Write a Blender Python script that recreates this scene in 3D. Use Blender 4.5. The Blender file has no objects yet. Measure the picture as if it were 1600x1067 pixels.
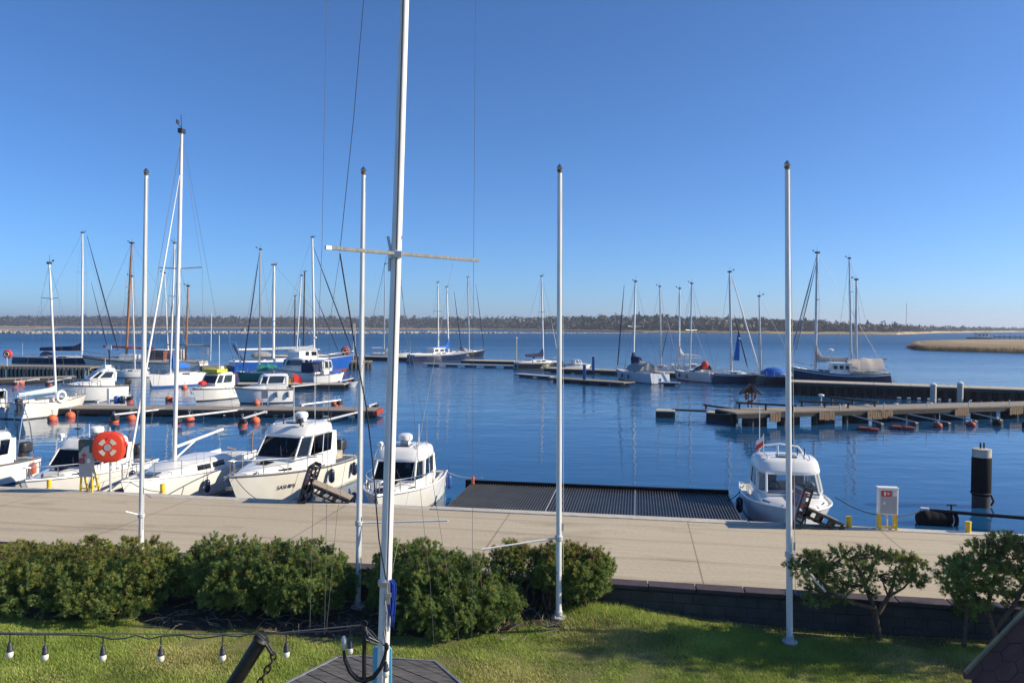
import bpy, bmesh, math, random
import numpy as np
from mathutils import Vector, Matrix

SC = bpy.context.scene
COL = SC.collection
RND = random.Random(11)
V = Vector

# ------------------------------------------------------------------ camera
CAMZ, FPX = 6.6, 1155.0
cam_d = bpy.data.cameras.new('camera')
cam_d.sensor_width = 36.0
cam_d.lens = FPX / 1600.0 * 36.0
cam_d.clip_start, cam_d.clip_end = 0.1, 30000
cam = bpy.data.objects.new('camera', cam_d)
COL.objects.link(cam)
PITCH, ROLL = math.radians(-1.166), math.radians(0.25)
CM = (Matrix.Rotation(math.radians(90) + PITCH, 3, 'X') @ Matrix.Rotation(ROLL, 3, 'Z'))
cam.matrix_world = Matrix.Translation((0, 0, CAMZ)) @ CM.to_4x4()
SC.camera = cam

# ------------------------------------------------------------------ sky, sun, exposure
SUN_EL, SUN_AZ = math.radians(29), math.radians(-3)       # azimuth measured from +X towards +Y
world = bpy.data.worlds.new('World'); SC.world = world
world.use_nodes = True
wn = world.node_tree.nodes; wl = world.node_tree.links
bg = wn['Background']
sky = wn.new('ShaderNodeTexSky'); sky.sky_type = 'NISHITA'; sky.sun_disc = False
sky.sun_elevation = SUN_EL; sky.sun_rotation = math.radians(90) - SUN_AZ
sky.altitude = 0; sky.air_density = 0.75; sky.dust_density = 0.45; sky.ozone_density = 10.0
wbal = wn.new('ShaderNodeMix'); wbal.data_type = 'RGBA'; wbal.blend_type = 'MULTIPLY'; wbal.inputs[0].default_value = 1.0
wbal.inputs[7].default_value = (.89, .975, .985, 1)            # white balance of the daylight
wl.new(sky.outputs[0], wbal.inputs[6]); wl.new(wbal.outputs[2], bg.inputs[0]); bg.inputs[1].default_value = 0.118
sun_d = bpy.data.lights.new('sun', 'SUN'); sun_d.energy = 4.7; sun_d.angle = math.radians(0.53)
sun_d.color = (1.0, 0.87, 0.67)
sun = bpy.data.objects.new('sun', sun_d); COL.objects.link(sun)
sdir = V((math.cos(SUN_AZ) * math.cos(SUN_EL), math.sin(SUN_AZ) * math.cos(SUN_EL), math.sin(SUN_EL)))
sun.rotation_euler = sdir.to_track_quat('Z', 'Y').to_euler()
sun.location = sdir * 60
SC.view_settings.view_transform = 'Standard'; SC.view_settings.look = 'None'
SC.view_settings.gamma = 1.0; SC.view_settings.exposure = 0.53; SC.view_settings.use_curve_mapping = False
SC.cycles.max_bounces = 7; SC.cycles.transparent_max_bounces = 8
SC.cycles.use_denoising = True

def ray(px, py):
    return CM @ V(((px - 800) / FPX, -(py - 533.5) / FPX, -1.0))
def P(px, py, z=0.0):                     # the point of height z seen at a pixel of the photograph
    d = ray(px, py); s = (z - CAMZ) / d.z
    return V((d.x * s, d.y * s, z))
def PD(px, py, y):                        # the point at distance y seen at that pixel
    d = ray(px, py); s = y / d.y
    return V((d.x * s, y, CAMZ + d.z * s))

# ------------------------------------------------------------------ materials
def mat(name, col, rough=0.5, metal=0.0, var=0.15, scale=6.0, bump=0.0, bscale=40.0, coat=0.0, spec=0.5, col2=None, stretch=None, detail=4):
    m = bpy.data.materials.new(name); m.use_nodes = True
    n, l = m.node_tree.nodes, m.node_tree.links
    b = n['Principled BSDF']
    b.inputs['Roughness'].default_value = rough; b.inputs['Metallic'].default_value = metal
    b.inputs['Coat Weight'].default_value = coat; b.inputs['Specular IOR Level'].default_value = spec
    tc = n.new('ShaderNodeTexCoord'); src = tc.outputs['Object']
    if stretch:
        mp = n.new('ShaderNodeMapping'); mp.inputs['Scale'].default_value = stretch
        l.new(src, mp.inputs[0]); src = mp.outputs[0]
    nz = n.new('ShaderNodeTexNoise'); nz.inputs['Scale'].default_value = scale; nz.inputs['Detail'].default_value = detail
    l.new(src, nz.inputs['Vector'])
    cr = n.new('ShaderNodeValToRGB'); l.new(nz.outputs['Fac'], cr.inputs[0])
    c1 = [max(0, c * (1 - var)) for c in col]; c2 = col2 or [min(1, c * (1 + var)) for c in col]
    cr.color_ramp.elements[0].position = 0.3; cr.color_ramp.elements[1].position = 0.7
    cr.color_ramp.elements[0].color = (*c1, 1); cr.color_ramp.elements[1].color = (*c2, 1)
    l.new(cr.outputs[0], b.inputs['Base Color'])
    if bump:
        n2 = n.new('ShaderNodeTexNoise'); n2.inputs['Scale'].default_value = bscale; n2.inputs['Detail'].default_value = 5
        l.new(src, n2.inputs['Vector'])
        bp = n.new('ShaderNodeBump'); bp.inputs['Strength'].default_value = bump; bp.inputs['Distance'].default_value = 0.02
        l.new(n2.outputs['Fac'], bp.inputs['Height']); l.new(bp.outputs[0], b.inputs['Normal'])
    return m

M = {}
M['white_paint'] = mat('white paint', (.78, .78, .76), .35, var=.06, scale=3, bump=.05)
M['mast_white'] = mat('mast white', (.72, .73, .72), .4, var=.14, scale=2.2, stretch=(9, 9, .7), bump=.1, bscale=8)
M['gel'] = mat('white gelcoat', (.80, .79, .74), .22, var=.05, scale=1.6, coat=.3)
M['gel_warm'] = mat('cream gelcoat', (.72, .69, .60), .28, var=.07, scale=1.6, coat=.2)
M['gel_grey'] = mat('light grey gelcoat', (.50, .53, .56), .3, var=.06, scale=2, coat=.2)
M['nonskid'] = mat('non-skid deck', (.70, .70, .66), .6, var=.07, scale=9, bump=.15, bscale=120)
M['navy'] = mat('navy paint', (.012, .02, .06), .22, var=.2, scale=2, coat=.4)
M['black_hull'] = mat('black hull paint', (.012, .014, .02), .25, var=.2, scale=2, coat=.3)
M['blue'] = mat('bright blue paint', (.015, .10, .42), .28, var=.12, scale=2, coat=.3)
M['midblue'] = mat('dull blue paint', (.02, .08, .28), .4, var=.15, scale=3)
M['blue_cloth'] = mat('blue sail cloth', (.012, .13, .50), .8, var=.15, scale=5, bump=.4, bscale=12)
M['navy_cloth'] = mat('navy sail cloth', (.012, .022, .075), .85, var=.2, scale=6, bump=.4, bscale=12)
M['pale_cloth'] = mat('pale blue sail cloth', (.42, .52, .56), .85, var=.1, scale=6, bump=.4, bscale=10)
M['beige_cloth'] = mat('beige canvas', (.50, .44, .38), .85, var=.1, scale=5, bump=.4, bscale=9)
M['white_cloth'] = mat('white sail cloth', (.74, .73, .70), .8, var=.06, scale=5, bump=.4, bscale=9)
M['grey_cloth'] = mat('grey canvas', (.26, .27, .28), .85, var=.15, scale=5, bump=.4, bscale=9)
M['green_cloth'] = mat('green tarpaulin', (.02, .20, .15), .6, var=.15, scale=4, bump=.4, bscale=8)
M['yellow'] = mat('yellow paint', (.75, .48, .02), .45, var=.15, scale=9)
M['yellow_cloth'] = mat('yellow green cover', (.55, .52, .04), .7, var=.2, scale=12, bump=.4, bscale=20)
M['red'] = mat('red paint', (.62, .03, .02), .45, var=.12, scale=6)
M['red_anti'] = mat('red antifouling', (.27, .045, .03), .7, var=.15, scale=4)
M['blue_anti'] = mat('blue antifouling', (.02, .09, .32), .7, var=.15, scale=4)
M['dark_anti'] = mat('dark antifouling', (.03, .035, .045), .7, var=.2, scale=4)
M['orange'] = mat('orange red plastic', (.74, .055, .022), .42, var=.08, scale=3)
M['buoy'] = mat('faded orange plastic', (.62, .13, .05), .6, var=.18, scale=6)
M['steel'] = mat('stainless steel', (.62, .62, .62), .22, 1.0, var=.08)
M['alu'] = mat('anodised aluminium', (.50, .50, .50), .38, .7, var=.1, scale=3)
M['galv'] = mat('galvanised steel', (.55, .56, .57), .5, .3, var=.15, scale=12)
M['wire'] = mat('rigging wire', (.16, .16, .17), .5, .3, var=.1)
M['wire_pale'] = mat('pale rope', (.45, .45, .43), .8, var=.1)
M['yard_grey'] = mat('silvered spar timber', (.25, .24, .215), .8, var=.3, scale=8, stretch=(6, 6, 1), bump=.3, bscale=20)
M['strake'] = mat('grey rubber strake', (.12, .12, .125), .5, var=.1)
M['grime'] = mat('stained waterline', (.40, .38, .31), .5, var=.35, scale=4, stretch=(1, 1, 3))
M['rope_dark'] = mat('dark rope', (.02, .022, .03), .8, var=.2)
M['spar_wood'] = mat('varnished spar', (.34, .15, .06), .4, var=.25, scale=4, stretch=(8, 8, .7), coat=.2)
M['cabin_wood'] = mat('varnished mahogany', (.22, .075, .04), .4, var=.25, scale=5, coat=.2)
M['grey_wood'] = mat('weathered timber', (.26, .22, .17), .85, var=.35, scale=6, stretch=(1, 6, 6), bump=.5, bscale=16)
M['pale_wood'] = mat('sun-bleached timber', (.42, .37, .29), .85, var=.25, scale=6, bump=.5, bscale=16)
M['dark_wood'] = mat('wet black timber', (.035, .031, .028), .7, var=.35, scale=5, bump=.5, bscale=12)
M['brown_wood'] = mat('brown timber', (.17, .11, .065), .8, var=.35, scale=5, bump=.5, bscale=14)
M['pile_fresh'] = mat('ochre fender timber', (.27, .18, .10), .8, var=.25, scale=6, bump=.4, bscale=16)
M['rubber'] = mat('black rubber', (.010, .010, .012), .8, var=.3, scale=10, bump=.3, bscale=30, spec=.15)
M['plastic_dark'] = mat('charcoal plastic', (.03, .03, .035), .45, var=.2)
M['seat'] = mat('grey vinyl', (.30, .31, .33), .6, var=.1)
M['interior'] = mat('cabin lining', (.42, .41, .39), .7, var=.1)
M['win_dark'] = mat('smoked window', (.015, .018, .025), .06, var=.2, coat=.5)
M['concrete_edge'] = mat('pale concrete', (.47, .44, .38), .85, var=.15, scale=5, bump=.5, bscale=25)
M['float_blue'] = mat('navy pontoon float', (.015, .022, .05), .5, var=.25, scale=3)
M['sign_white'] = mat('white enamel', (.72, .72, .70), .4, var=.05)
M['sign_grey'] = mat('grey enamel', (.36, .38, .40), .45, var=.08)
M['sign_green'] = mat('dark green enamel', (.02, .10, .10), .45, var=.12)
M['sign_purple'] = mat('printed violet panel', (.15, .13, .20), .5, var=.3, scale=9)
M['sign_red'] = mat('printed red panel', (.22, .07, .08), .5, var=.3, scale=9)
M['beige_print'] = mat('cream print', (.70, .62, .48), .5, var=.06)
M['iron'] = mat('black iron', (.016, .017, .019), .5, .3, var=.3, scale=12, bump=.25, bscale=30)
M['rust'] = mat('rusty chain', (.05, .03, .022), .7, .4, var=.4, scale=30)
M['teal_board'] = mat('sky blue board', (.06, .34, .55), .5, var=.08, scale=4)
M['blue_rope'] = mat('blue rope', (.01, .05, .40), .8, var=.2, scale=30)
M['bulb'] = mat('opal bulb', (.72, .70, .60), .2, var=.05, coat=.4)
M['plank'] = mat('grey stained planks', (.075, .08, .095), .75, var=.4, scale=3, stretch=(1, 9, 9), bump=.5, bscale=14, col2=(.16, .145, .12))
M['plank_edge'] = mat('grey edge board', (.17, .175, .19), .7, var=.25, scale=5, bump=.4, bscale=16)
M['shingle'] = mat('brown bitumen shingle', (.14, .062, .048), .9, var=.35, scale=4, bump=.9, bscale=90, detail=8)
M['rake_wood'] = mat('yellowed fascia timber', (.30, .24, .12), .75, var=.3, scale=6, bump=.5, bscale=20)
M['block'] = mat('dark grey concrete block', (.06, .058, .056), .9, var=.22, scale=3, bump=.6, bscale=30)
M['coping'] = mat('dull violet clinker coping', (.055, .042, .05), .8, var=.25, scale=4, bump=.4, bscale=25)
M['bark'] = mat('pine bark', (.12, .085, .06), .9, var=.4, scale=14, bump=.8, bscale=30)
M['dry_twig'] = mat('dry grey twigs', (.22, .18, .15), .9, var=.3, scale=10)
M['stone'] = mat('pale boulders', (.40, .37, .32), .9, var=.35, scale=.6, bump=.5, bscale=3)
M['soil'] = mat('dark soil', (.06, .045, .032), .95, var=.4, scale=5, bump=.8, bscale=30)
M['flag_white'] = mat('white flag cloth', (.75, .74, .72), .8, var=.04)

def leafmat(name, col, col2, scale=3.0, transl=.25, rough=.6):
    m = mat(name, col, rough, var=.35, scale=scale, col2=col2)
    n, l = m.node_tree.nodes, m.node_tree.links
    b = n['Principled BSDF']; out = n['Material Output']
    cr = [x for x in n if x.type == 'VALTORGB'][0]
    t = n.new('ShaderNodeBsdfTranslucent'); l.new(cr.outputs[0], t.inputs[0])
    mx = n.new('ShaderNodeMixShader'); mx.inputs[0].default_value = transl
    l.new(b.outputs[0], mx.inputs[1]); l.new(t.outputs[0], mx.inputs[2]); l.new(mx.outputs[0], out.inputs[0])
    return m
M['needle'] = leafmat('pine needles', (.17, .275, .075), (.31, .42, .125), transl=.45)
M['needle_olive'] = leafmat('olive pine needles', (.29, .33, .065), (.41, .43, .10), transl=.45)
M['needle_brown'] = leafmat('bronze shoot tips', (.18, .13, .05), (.25, .19, .07), transl=.3)
M['grass'] = leafmat('grass blades', (.30, .44, .065), (.46, .57, .12), scale=.9, transl=.45)
M['grass_dry'] = leafmat('dry grass blades', (.52, .46, .16), (.64, .56, .24), scale=.9, transl=.3)
M['pine_far'] = leafmat('far pine foliage', (.02, .034, .022), (.038, .054, .032), scale=.02, transl=.1)
M['bare_far'] = leafmat('far bare wood', (.052, .044, .043), (.082, .068, .064), scale=.02, transl=.1)
M['birch_far'] = mat('far pale trunks', (.26, .25, .23), .9, var=.2)
M['reed'] = mat('dry reeds', (.36, .26, .135), .9, var=.3, scale=.03, bump=.0, col2=(.48, .36, .19))
M['reed_dark'] = leafmat('tall dry reed blades', (.26, .18, .095), (.38, .28, .15), scale=.1)
M['far_land'] = mat('far forest floor', (.05, .04, .03), .95, var=.4, scale=.01, col2=(.09, .07, .045))

def glass_mat(name, tint, refl=.9):
    m = bpy.data.materials.new(name); m.use_nodes = True
    n, l = m.node_tree.nodes, m.node_tree.links
    n.remove(n['Principled BSDF'])
    tr = n.new('ShaderNodeBsdfTransparent'); tr.inputs[0].default_value = (*tint, 1)
    gl = n.new('ShaderNodeBsdfGlossy'); gl.inputs['Roughness'].default_value = .02
    ge = n.new('ShaderNodeNewGeometry'); dt = n.new('ShaderNodeVectorMath'); dt.operation = 'DOT_PRODUCT'
    l.new(ge.outputs['Normal'], dt.inputs[0]); l.new(ge.outputs['Incoming'], dt.inputs[1])
    def mth(op, a, v=None, w=None):
        q = n.new('ShaderNodeMath'); q.operation = op; l.new(a, q.inputs[0])
        if v is not None: q.inputs[1].default_value = v
        if w is not None: q.inputs[2].default_value = w
        return q.outputs[0]
    om = n.new('ShaderNodeMath'); om.operation = 'SUBTRACT'; om.inputs[0].default_value = 1.0; l.new(mth('ABSOLUTE', dt.outputs['Value']), om.inputs[1])
    fres = mth('MULTIPLY_ADD', mth('POWER', om.outputs[0], 5.0), .95, .05)   # Schlick reflection, the same from both sides
    mx = n.new('ShaderNodeMixShader')
    l.new(fres, mx.inputs[0]); l.new(tr.outputs[0], mx.inputs[1]); l.new(gl.outputs[0], mx.inputs[2])
    l.new(mx.outputs[0], n['Material Output'].inputs[0])
    return m
M['glass'] = glass_mat('clear window glass', (.75, .78, .80))
M['glass_dark'] = glass_mat('tinted window glass', (.06, .065, .085))

# ------------------------------------------------------------------ mesh helpers
class MB:
    def __init__(s): s.v, s.f, s.m, s.mi = [], [], [], 0
    def add(s, vs, fs):
        o = len(s.v); s.v += [tuple(p) for p in vs]
        for f in fs: s.f.append([i + o for i in f]); s.m.append(s.mi)
        return s
    def box(s, c, size, rz=0.0, rot=None):
        R_ = rot if rot is not None else Matrix.Rotation(rz, 3, 'Z')
        c = V(c); h = V(size) / 2
        vs = [c + R_ @ V((x * h.x, y * h.y, z * h.z)) for x in (-1, 1) for y in (-1, 1) for z in (-1, 1)]
        return s.add(vs, [(0, 1, 3, 2), (4, 6, 7, 5), (0, 4, 5, 1), (2, 3, 7, 6), (0, 2, 6, 4), (1, 5, 7, 3)])
    def bar(s, p, q, w, h, up=(0, 0, 1)):
        p, q = V(p), V(q); d = (q - p); L = d.length; x = d / L
        up = V(up)
        if abs(x.dot(up)) > .99: up = V((0, 1, 0))
        y = up.cross(x).normalized(); z = x.cross(y)
        return s.box((p + q) / 2, (L, w, h), rot=Matrix((x, y, z)).transposed())
    def tube(s, pts, r, n=8, cap=True, closed=False):
        pts = [V(p) for p in pts]; k = len(pts)
        rs = r if isinstance(r, (list, tuple)) else [r] * k
        rings = []; prev = None
        for i, p in enumerate(pts):
            if closed: d = pts[(i + 1) % k] - pts[i - 1]
            else: d = pts[min(i + 1, k - 1)] - pts[max(i - 1, 0)]
            d = d.normalized() if d.length > 1e-9 else V((0, 0, 1))
            if prev is None:
                a = V((0, 0, 1)) if abs(d.z) < .9 else V((1, 0, 0)); u = a.cross(d).normalized()
            else: u = (prev - d * prev.dot(d)).normalized()
            prev = u; w = d.cross(u)
            rings.append([p + (u * math.cos(2 * math.pi * j / n) + w * math.sin(2 * math.pi * j / n)) * rs[i] for j in range(n)])
        return s.loft(rings, True, cap and not closed, cap and not closed, closed)
    def loft(s, rings, loop=False, c0=False, c1=False, closed=False, rowmat=None):
        n = len(rings[0]); o = len(s.v)
        for r in rings: s.v += [tuple(p) for p in r]
        K = len(rings)
        for i in range(K if closed else K - 1):
            i2 = (i + 1) % K
            for j in range(n if loop else n - 1):
                j2 = (j + 1) % n
                s.f.append([o + i * n + j, o + i * n + j2, o + i2 * n + j2, o + i2 * n + j])
                s.m.append(rowmat(j) if rowmat else s.mi)
        if c0: s.f.append([o + j for j in range(n)][::-1]); s.m.append(s.mi)
        if c1: s.f.append([o + (K - 1) * n + j for j in range(n)]); s.m.append(s.mi)
        return s
    def lathe(s, prof, c=(0, 0, 0), n=16, rot=None):
        c = V(c); R_ = rot or Matrix.Identity(3)
        rings = [[c + R_ @ V((r * math.cos(2 * math.pi * j / n), r * math.sin(2 * math.pi * j / n), z)) for j in range(n)] for r, z in prof]
        return s.loft(rings, True, True, True)
    def sphere(s, c, r, n=12, sc=(1, 1, 1)):
        c = V(c); K = max(5, n // 2)
        rings = [[c + V((sc[0] * r * math.sin(a) * math.cos(2 * math.pi * j / n), sc[1] * r * math.sin(a) * math.sin(2 * math.pi * j / n), sc[2] * r * math.cos(a))) for j in range(n)]
                 for a in [math.pi * (.02 + .96 * i / K) for i in range(K + 1)]]
        return s.loft(rings, True, True, True)
    def torus(s, c, R_, r, n=24, k=8, rot=None):
        c = V(c); Q = rot or Matrix.Identity(3)
        return s.tube([c + Q @ V((R_ * math.cos(2 * math.pi * i / n), R_ * math.sin(2 * math.pi * i / n), 0)) for i in range(n)], r, k, closed=True)
    def poly(s, pts): return s.add(pts, [list(range(len(pts)))])
    def prism(s, pts, d):                     # closed outline pts extruded by vector d
        pts = [V(p) for p in pts]; d = V(d)
        return s.loft([pts, [p + d for p in pts]], True, True, True)
    def build(s, name, mats, parent=None, bevel=0.0, angle=38):
        me = bpy.data.meshes.new(name); me.from_pydata(s.v, [], s.f)
        mats = mats if isinstance(mats, (list, tuple)) else [mats]
        for m in mats: me.materials.append(M[m] if isinstance(m, str) else m)
        me.polygons.foreach_set('material_index', s.m)
        bm = bmesh.new(); bm.from_mesh(me); bmesh.ops.recalc_face_normals(bm, faces=bm.faces[:]); bm.to_mesh(me); bm.free()
        me.polygons.foreach_set('use_smooth', [True] * len(me.polygons))
        me.set_sharp_from_angle(angle=math.radians(angle))
        me.update()
        o = bpy.data.objects.new(name, me); COL.objects.link(o)
        if parent: o.parent = parent
        if bevel:
            b = o.modifiers.new('bevel', 'BEVEL'); b.width = bevel; b.segments = 2; b.limit_method = 'ANGLE'
        return o

def np_mesh(name, verts, faces_flat, per, mats, midx=None, parent=None):
    me = bpy.data.meshes.new(name); nv = len(verts); nf = len(faces_flat) // per
    me.vertices.add(nv); me.vertices.foreach_set('co', np.asarray(verts, dtype=np.float32).ravel())
    me.loops.add(nf * per); me.loops.foreach_set('vertex_index', np.asarray(faces_flat, dtype=np.int32))
    me.polygons.add(nf); me.polygons.foreach_set('loop_start', np.arange(0, nf * per, per, dtype=np.int32))
    for m in mats: me.materials.append(M[m])
    if midx is not None: me.polygons.foreach_set('material_index', np.asarray(midx, dtype=np.int32))
    me.update(calc_edges=True); me.validate()
    o = bpy.data.objects.new(name, me); COL.objects.link(o)
    if parent: o.parent = parent
    return o

def tag(o, label=None, cat=None, group=None, kind=None):
    if label: o['label'] = label
    if cat: o['category'] = cat
    if group: o['group'] = group
    if kind: o['kind'] = kind
    return o
def thing(name, label, cat, loc=(0, 0, 0), rz=0.0, group=None):
    o = bpy.data.objects.new(name, None); COL.objects.link(o); o.empty_display_size = .2
    o.location = loc; o.rotation_euler = (0, 0, rz)
    return tag(o, label, cat, group)
def copy_tree(o, parent=None):
    c = o.copy(); COL.objects.link(c)
    if parent: c.parent = parent
    for ch in list(o.children): copy_tree(ch, c)
    return c
def text_mesh(name, txt, size, m, parent, mw, thick=.004):
    cu = bpy.data.curves.new(name, 'FONT'); cu.body = txt; cu.size = size; cu.align_x = 'CENTER'; cu.extrude = thick
    t = bpy.data.objects.new(name, cu); COL.objects.link(t)
    dg = bpy.context.evaluated_depsgraph_get(); me = bpy.data.meshes.new_from_object(t.evaluated_get(dg))
    bpy.data.objects.remove(t)
    me.materials.clear(); me.materials.append(M[m])
    o = bpy.data.objects.new(name, me); COL.objects.link(o); o.parent = parent; o.matrix_local = mw
    return o

# quay frame: u runs along the quay edge to the right, v out over the water
QD = V((1, -.1694, 0)).normalized(); QN = V((-QD.y, QD.x, 0)) ; Q0 = V((0, 22.34, 0)); QZ = 1.0; LZ = .4
QANG = math.atan2(QD.y, QD.x)
def Q(u, v, z=0.0): return Q0 + QD * u + QN * v + V((0, 0, z))
# ================================================================== THE SETTING
def nodes_of(name):
    m = bpy.data.materials.new(name); m.use_nodes = True
    return m, m.node_tree.nodes, m.node_tree.links, m.node_tree.nodes['Principled BSDF']
def water_mat():
    m, n, l, b = nodes_of('harbour water')
    b.inputs['Base Color'].default_value = (.010, .068, .165, 1); b.inputs['Roughness'].default_value = .04
    b.inputs['IOR'].default_value = 1.333
    g = n.new('ShaderNodeNewGeometry')
    def noise(sc, stretch, det, rough=.5, rot=0.0):
        mp = n.new('ShaderNodeMapping'); mp.inputs['Scale'].default_value = stretch; mp.inputs['Rotation'].default_value = (0, 0, rot)
        l.new(g.outputs['Position'], mp.inputs[0])
        z = n.new('ShaderNodeTexNoise'); z.inputs['Scale'].default_value = sc; z.inputs['Detail'].default_value = det
        z.inputs['Roughness'].default_value = rough
        l.new(mp.outputs[0], z.inputs['Vector']); return z.outputs['Fac']
    def math_(op, a, b_=None, v=None):
        q = n.new('ShaderNodeMath'); q.operation = op
        l.new(a, q.inputs[0])
        if b_ is not None: l.new(b_, q.inputs[1])
        elif v is not None: q.inputs[1].default_value = v
        return q.outputs[0]
    small = noise(1.5, (.55, 1.0, 1), 3, .5, .12)
    mid = noise(.32, (.5, 1.0, 1), 2, .5, .2)
    patch = noise(.018, (.35, 1, 1), 3)
    # open water beyond the marina is more ruffled than the sheltered basin
    sep = n.new('ShaderNodeSeparateXYZ'); l.new(g.outputs['Position'], sep.inputs[0])
    mr = n.new('ShaderNodeMapRange'); l.new(sep.outputs['Y'], mr.inputs[0])
    mr.inputs[1].default_value = 45; mr.inputs[2].default_value = 200; mr.inputs[3].default_value = .42; mr.inputs[4].default_value = 7.0
    h = math_('ADD', math_('MULTIPLY', small, v=.045), math_('MULTIPLY', mid, v=.11))
    pr = n.new('ShaderNodeMapRange'); l.new(patch, pr.inputs[0]); pr.inputs[1].default_value = .36; pr.inputs[2].default_value = .64; pr.inputs[3].default_value = .35; pr.inputs[4].default_value = 1.5
    amp = math_('MULTIPLY', mr.outputs[0], pr.outputs[0])
    h = math_('MULTIPLY', h, amp)
    r2 = n.new('ShaderNodeMapRange'); l.new(sep.outputs['Y'], r2.inputs[0]); r2.inputs[1].default_value = 50; r2.inputs[2].default_value = 320; r2.inputs[3].default_value = .035; r2.inputs[4].default_value = .42; l.new(r2.outputs[0], b.inputs['Roughness'])
    bp = n.new('ShaderNodeBump'); bp.inputs['Strength'].default_value = 1.0; bp.inputs['Distance'].default_value = .9
    l.new(h, bp.inputs['Height']); l.new(bp.outputs[0], b.inputs['Normal'])
    return m
M['water'] = water_mat()
mb = MB(); E = 9000
mb.add([(-E, -60, 0), (E, -60, 0), (E, E, 0), (-E, E, 0)], [(0, 1, 2, 3)])
tag(mb.build('water', 'water'), kind='structure')

def concrete_mat():
    m, n, l, b = nodes_of('quay concrete'); b.inputs['Roughness'].default_value = .88
    tc = n.new('ShaderNodeTexCoord'); sp = n.new('ShaderNodeSeparateXYZ'); l.new(tc.outputs['Object'], sp.inputs[0])
    def noise(sc, st, det=5):
        mp = n.new('ShaderNodeMapping'); mp.inputs['Scale'].default_value = st; l.new(tc.outputs['Object'], mp.inputs[0])
        z = n.new('ShaderNodeTexNoise'); z.inputs['Scale'].default_value = sc; z.inputs['Detail'].default_value = det
        l.new(mp.outputs[0], z.inputs[0]); return z.outputs['Fac']
    big = noise(.35, (.5, 1, 1)); fine = noise(9, (1, 1, 1), 8); brush = noise(2.2, (.25, 2.5, 1), 4)
    cr = n.new('ShaderNodeValToRGB'); cr.color_ramp.elements[0].position = .28; cr.color_ramp.elements[1].position = .72
    cr.color_ramp.elements[0].color = (.365, .31, .222, 1); cr.color_ramp.elements[1].color = (.51, .44, .322, 1)
    ad = n.new('ShaderNodeMath'); ad.operation = 'ADD'; l.new(big, ad.inputs[0]); l.new(fine, ad.inputs[1])
    a2 = n.new('ShaderNodeMath'); a2.operation = 'ADD'; l.new(ad.outputs[0], a2.inputs[0]); l.new(brush, a2.inputs[1])
    dv = n.new('ShaderNodeMath'); dv.operation = 'DIVIDE'; dv.inputs[1].default_value = 3; l.new(a2.outputs[0], dv.inputs[0])
    l.new(dv.outputs[0], cr.inputs[0])
    def line(sock, at, w, wob):
        wn_ = n.new('ShaderNodeMath'); wn_.operation = 'MULTIPLY_ADD'; l.new(big, wn_.inputs[0]); wn_.inputs[1].default_value = wob; l.new(sock, wn_.inputs[2])
        s = n.new('ShaderNodeMath'); s.operation = 'SUBTRACT'; l.new(wn_.outputs[0], s.inputs[0]); s.inputs[1].default_value = at + wob * .5
        a = n.new('ShaderNodeMath'); a.operation = 'ABSOLUTE'; l.new(s.outputs[0], a.inputs[0])
        c = n.new('ShaderNodeMath'); c.operation = 'LESS_THAN'; l.new(a.outputs[0], c.inputs[0]); c.inputs[1].default_value = w
        return c.outputs[0]
    st = noise(.9, (.35, 1.1, 1), 6); rr_ = n.new('ShaderNodeValToRGB'); l.new(st, rr_.inputs[0]); rr_.color_ramp.elements[0].position = .56; rr_.color_ramp.elements[1].position = .70
    rr_.color_ramp.elements[0].color = (0, 0, 0, 1); rr_.color_ramp.elements[1].color = (1, 1, 1, 1)
    sm = n.new('ShaderNodeMix'); sm.data_type = 'RGBA'; sm.blend_type = 'MULTIPLY'; sm.inputs[7].default_value = (.74, .72, .69, 1)
    l.new(rr_.outputs[0], sm.inputs[0]); l.new(cr.outputs[0], sm.inputs[6])
    tm = n.new('ShaderNodeMath'); tm.operation = 'MAXIMUM'; l.new(line(sp.outputs['Y'], -2.3, .11, .9), tm.inputs[0]); l.new(line(sp.outputs['Y'], -4.0, .11, .9), tm.inputs[1])
    tk = n.new('ShaderNodeMath'); tk.operation = 'MULTIPLY'; l.new(tm.outputs[0], tk.inputs[0]); l.new(fine, tk.inputs[1])
    tmx = n.new('ShaderNodeMix'); tmx.data_type = 'RGBA'; tmx.blend_type = 'MULTIPLY'; tmx.inputs[7].default_value = (.78, .77, .76, 1); l.new(tk.outputs[0], tmx.inputs[0]); l.new(sm.outputs[2], tmx.inputs[6])
    pit = n.new('ShaderNodeTexVoronoi'); pit.inputs['Scale'].default_value = 1.6; l.new(tc.outputs['Object'], pit.inputs[0])
    pl = n.new('ShaderNodeMath'); pl.operation = 'LESS_THAN'; pl.inputs[1].default_value = .045; l.new(pit.outputs['Distance'], pl.inputs[0])
    pm = n.new('ShaderNodeMix'); pm.data_type = 'RGBA'; pm.inputs[7].default_value = (.20, .17, .13, 1); l.new(pl.outputs[0], pm.inputs[0]); l.new(tmx.outputs[2], pm.inputs[6])
    # joints between the cast slabs (fixed lines of the surface itself) and faint cracks
    pp = n.new('ShaderNodeMath'); pp.operation = 'PINGPONG'; pp.inputs[1].default_value = 2.6; l.new(sp.outputs['X'], pp.inputs[0])
    js = [line(sp.outputs['Y'], -1.0, .016, .05), line(sp.outputs['Y'], -3.95, .012, .02), line(pp.outputs[0], .0, .018, .03)]
    tot = js[0]
    for j in js[1:]:
        q = n.new('ShaderNodeMath'); q.operation = 'MAXIMUM'; l.new(tot, q.inputs[0]); l.new(j, q.inputs[1]); tot = q.outputs[0]
    mx = n.new('ShaderNodeMix'); mx.data_type = 'RGBA'; mx.inputs[7].default_value = (.10, .085, .065, 1)
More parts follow.
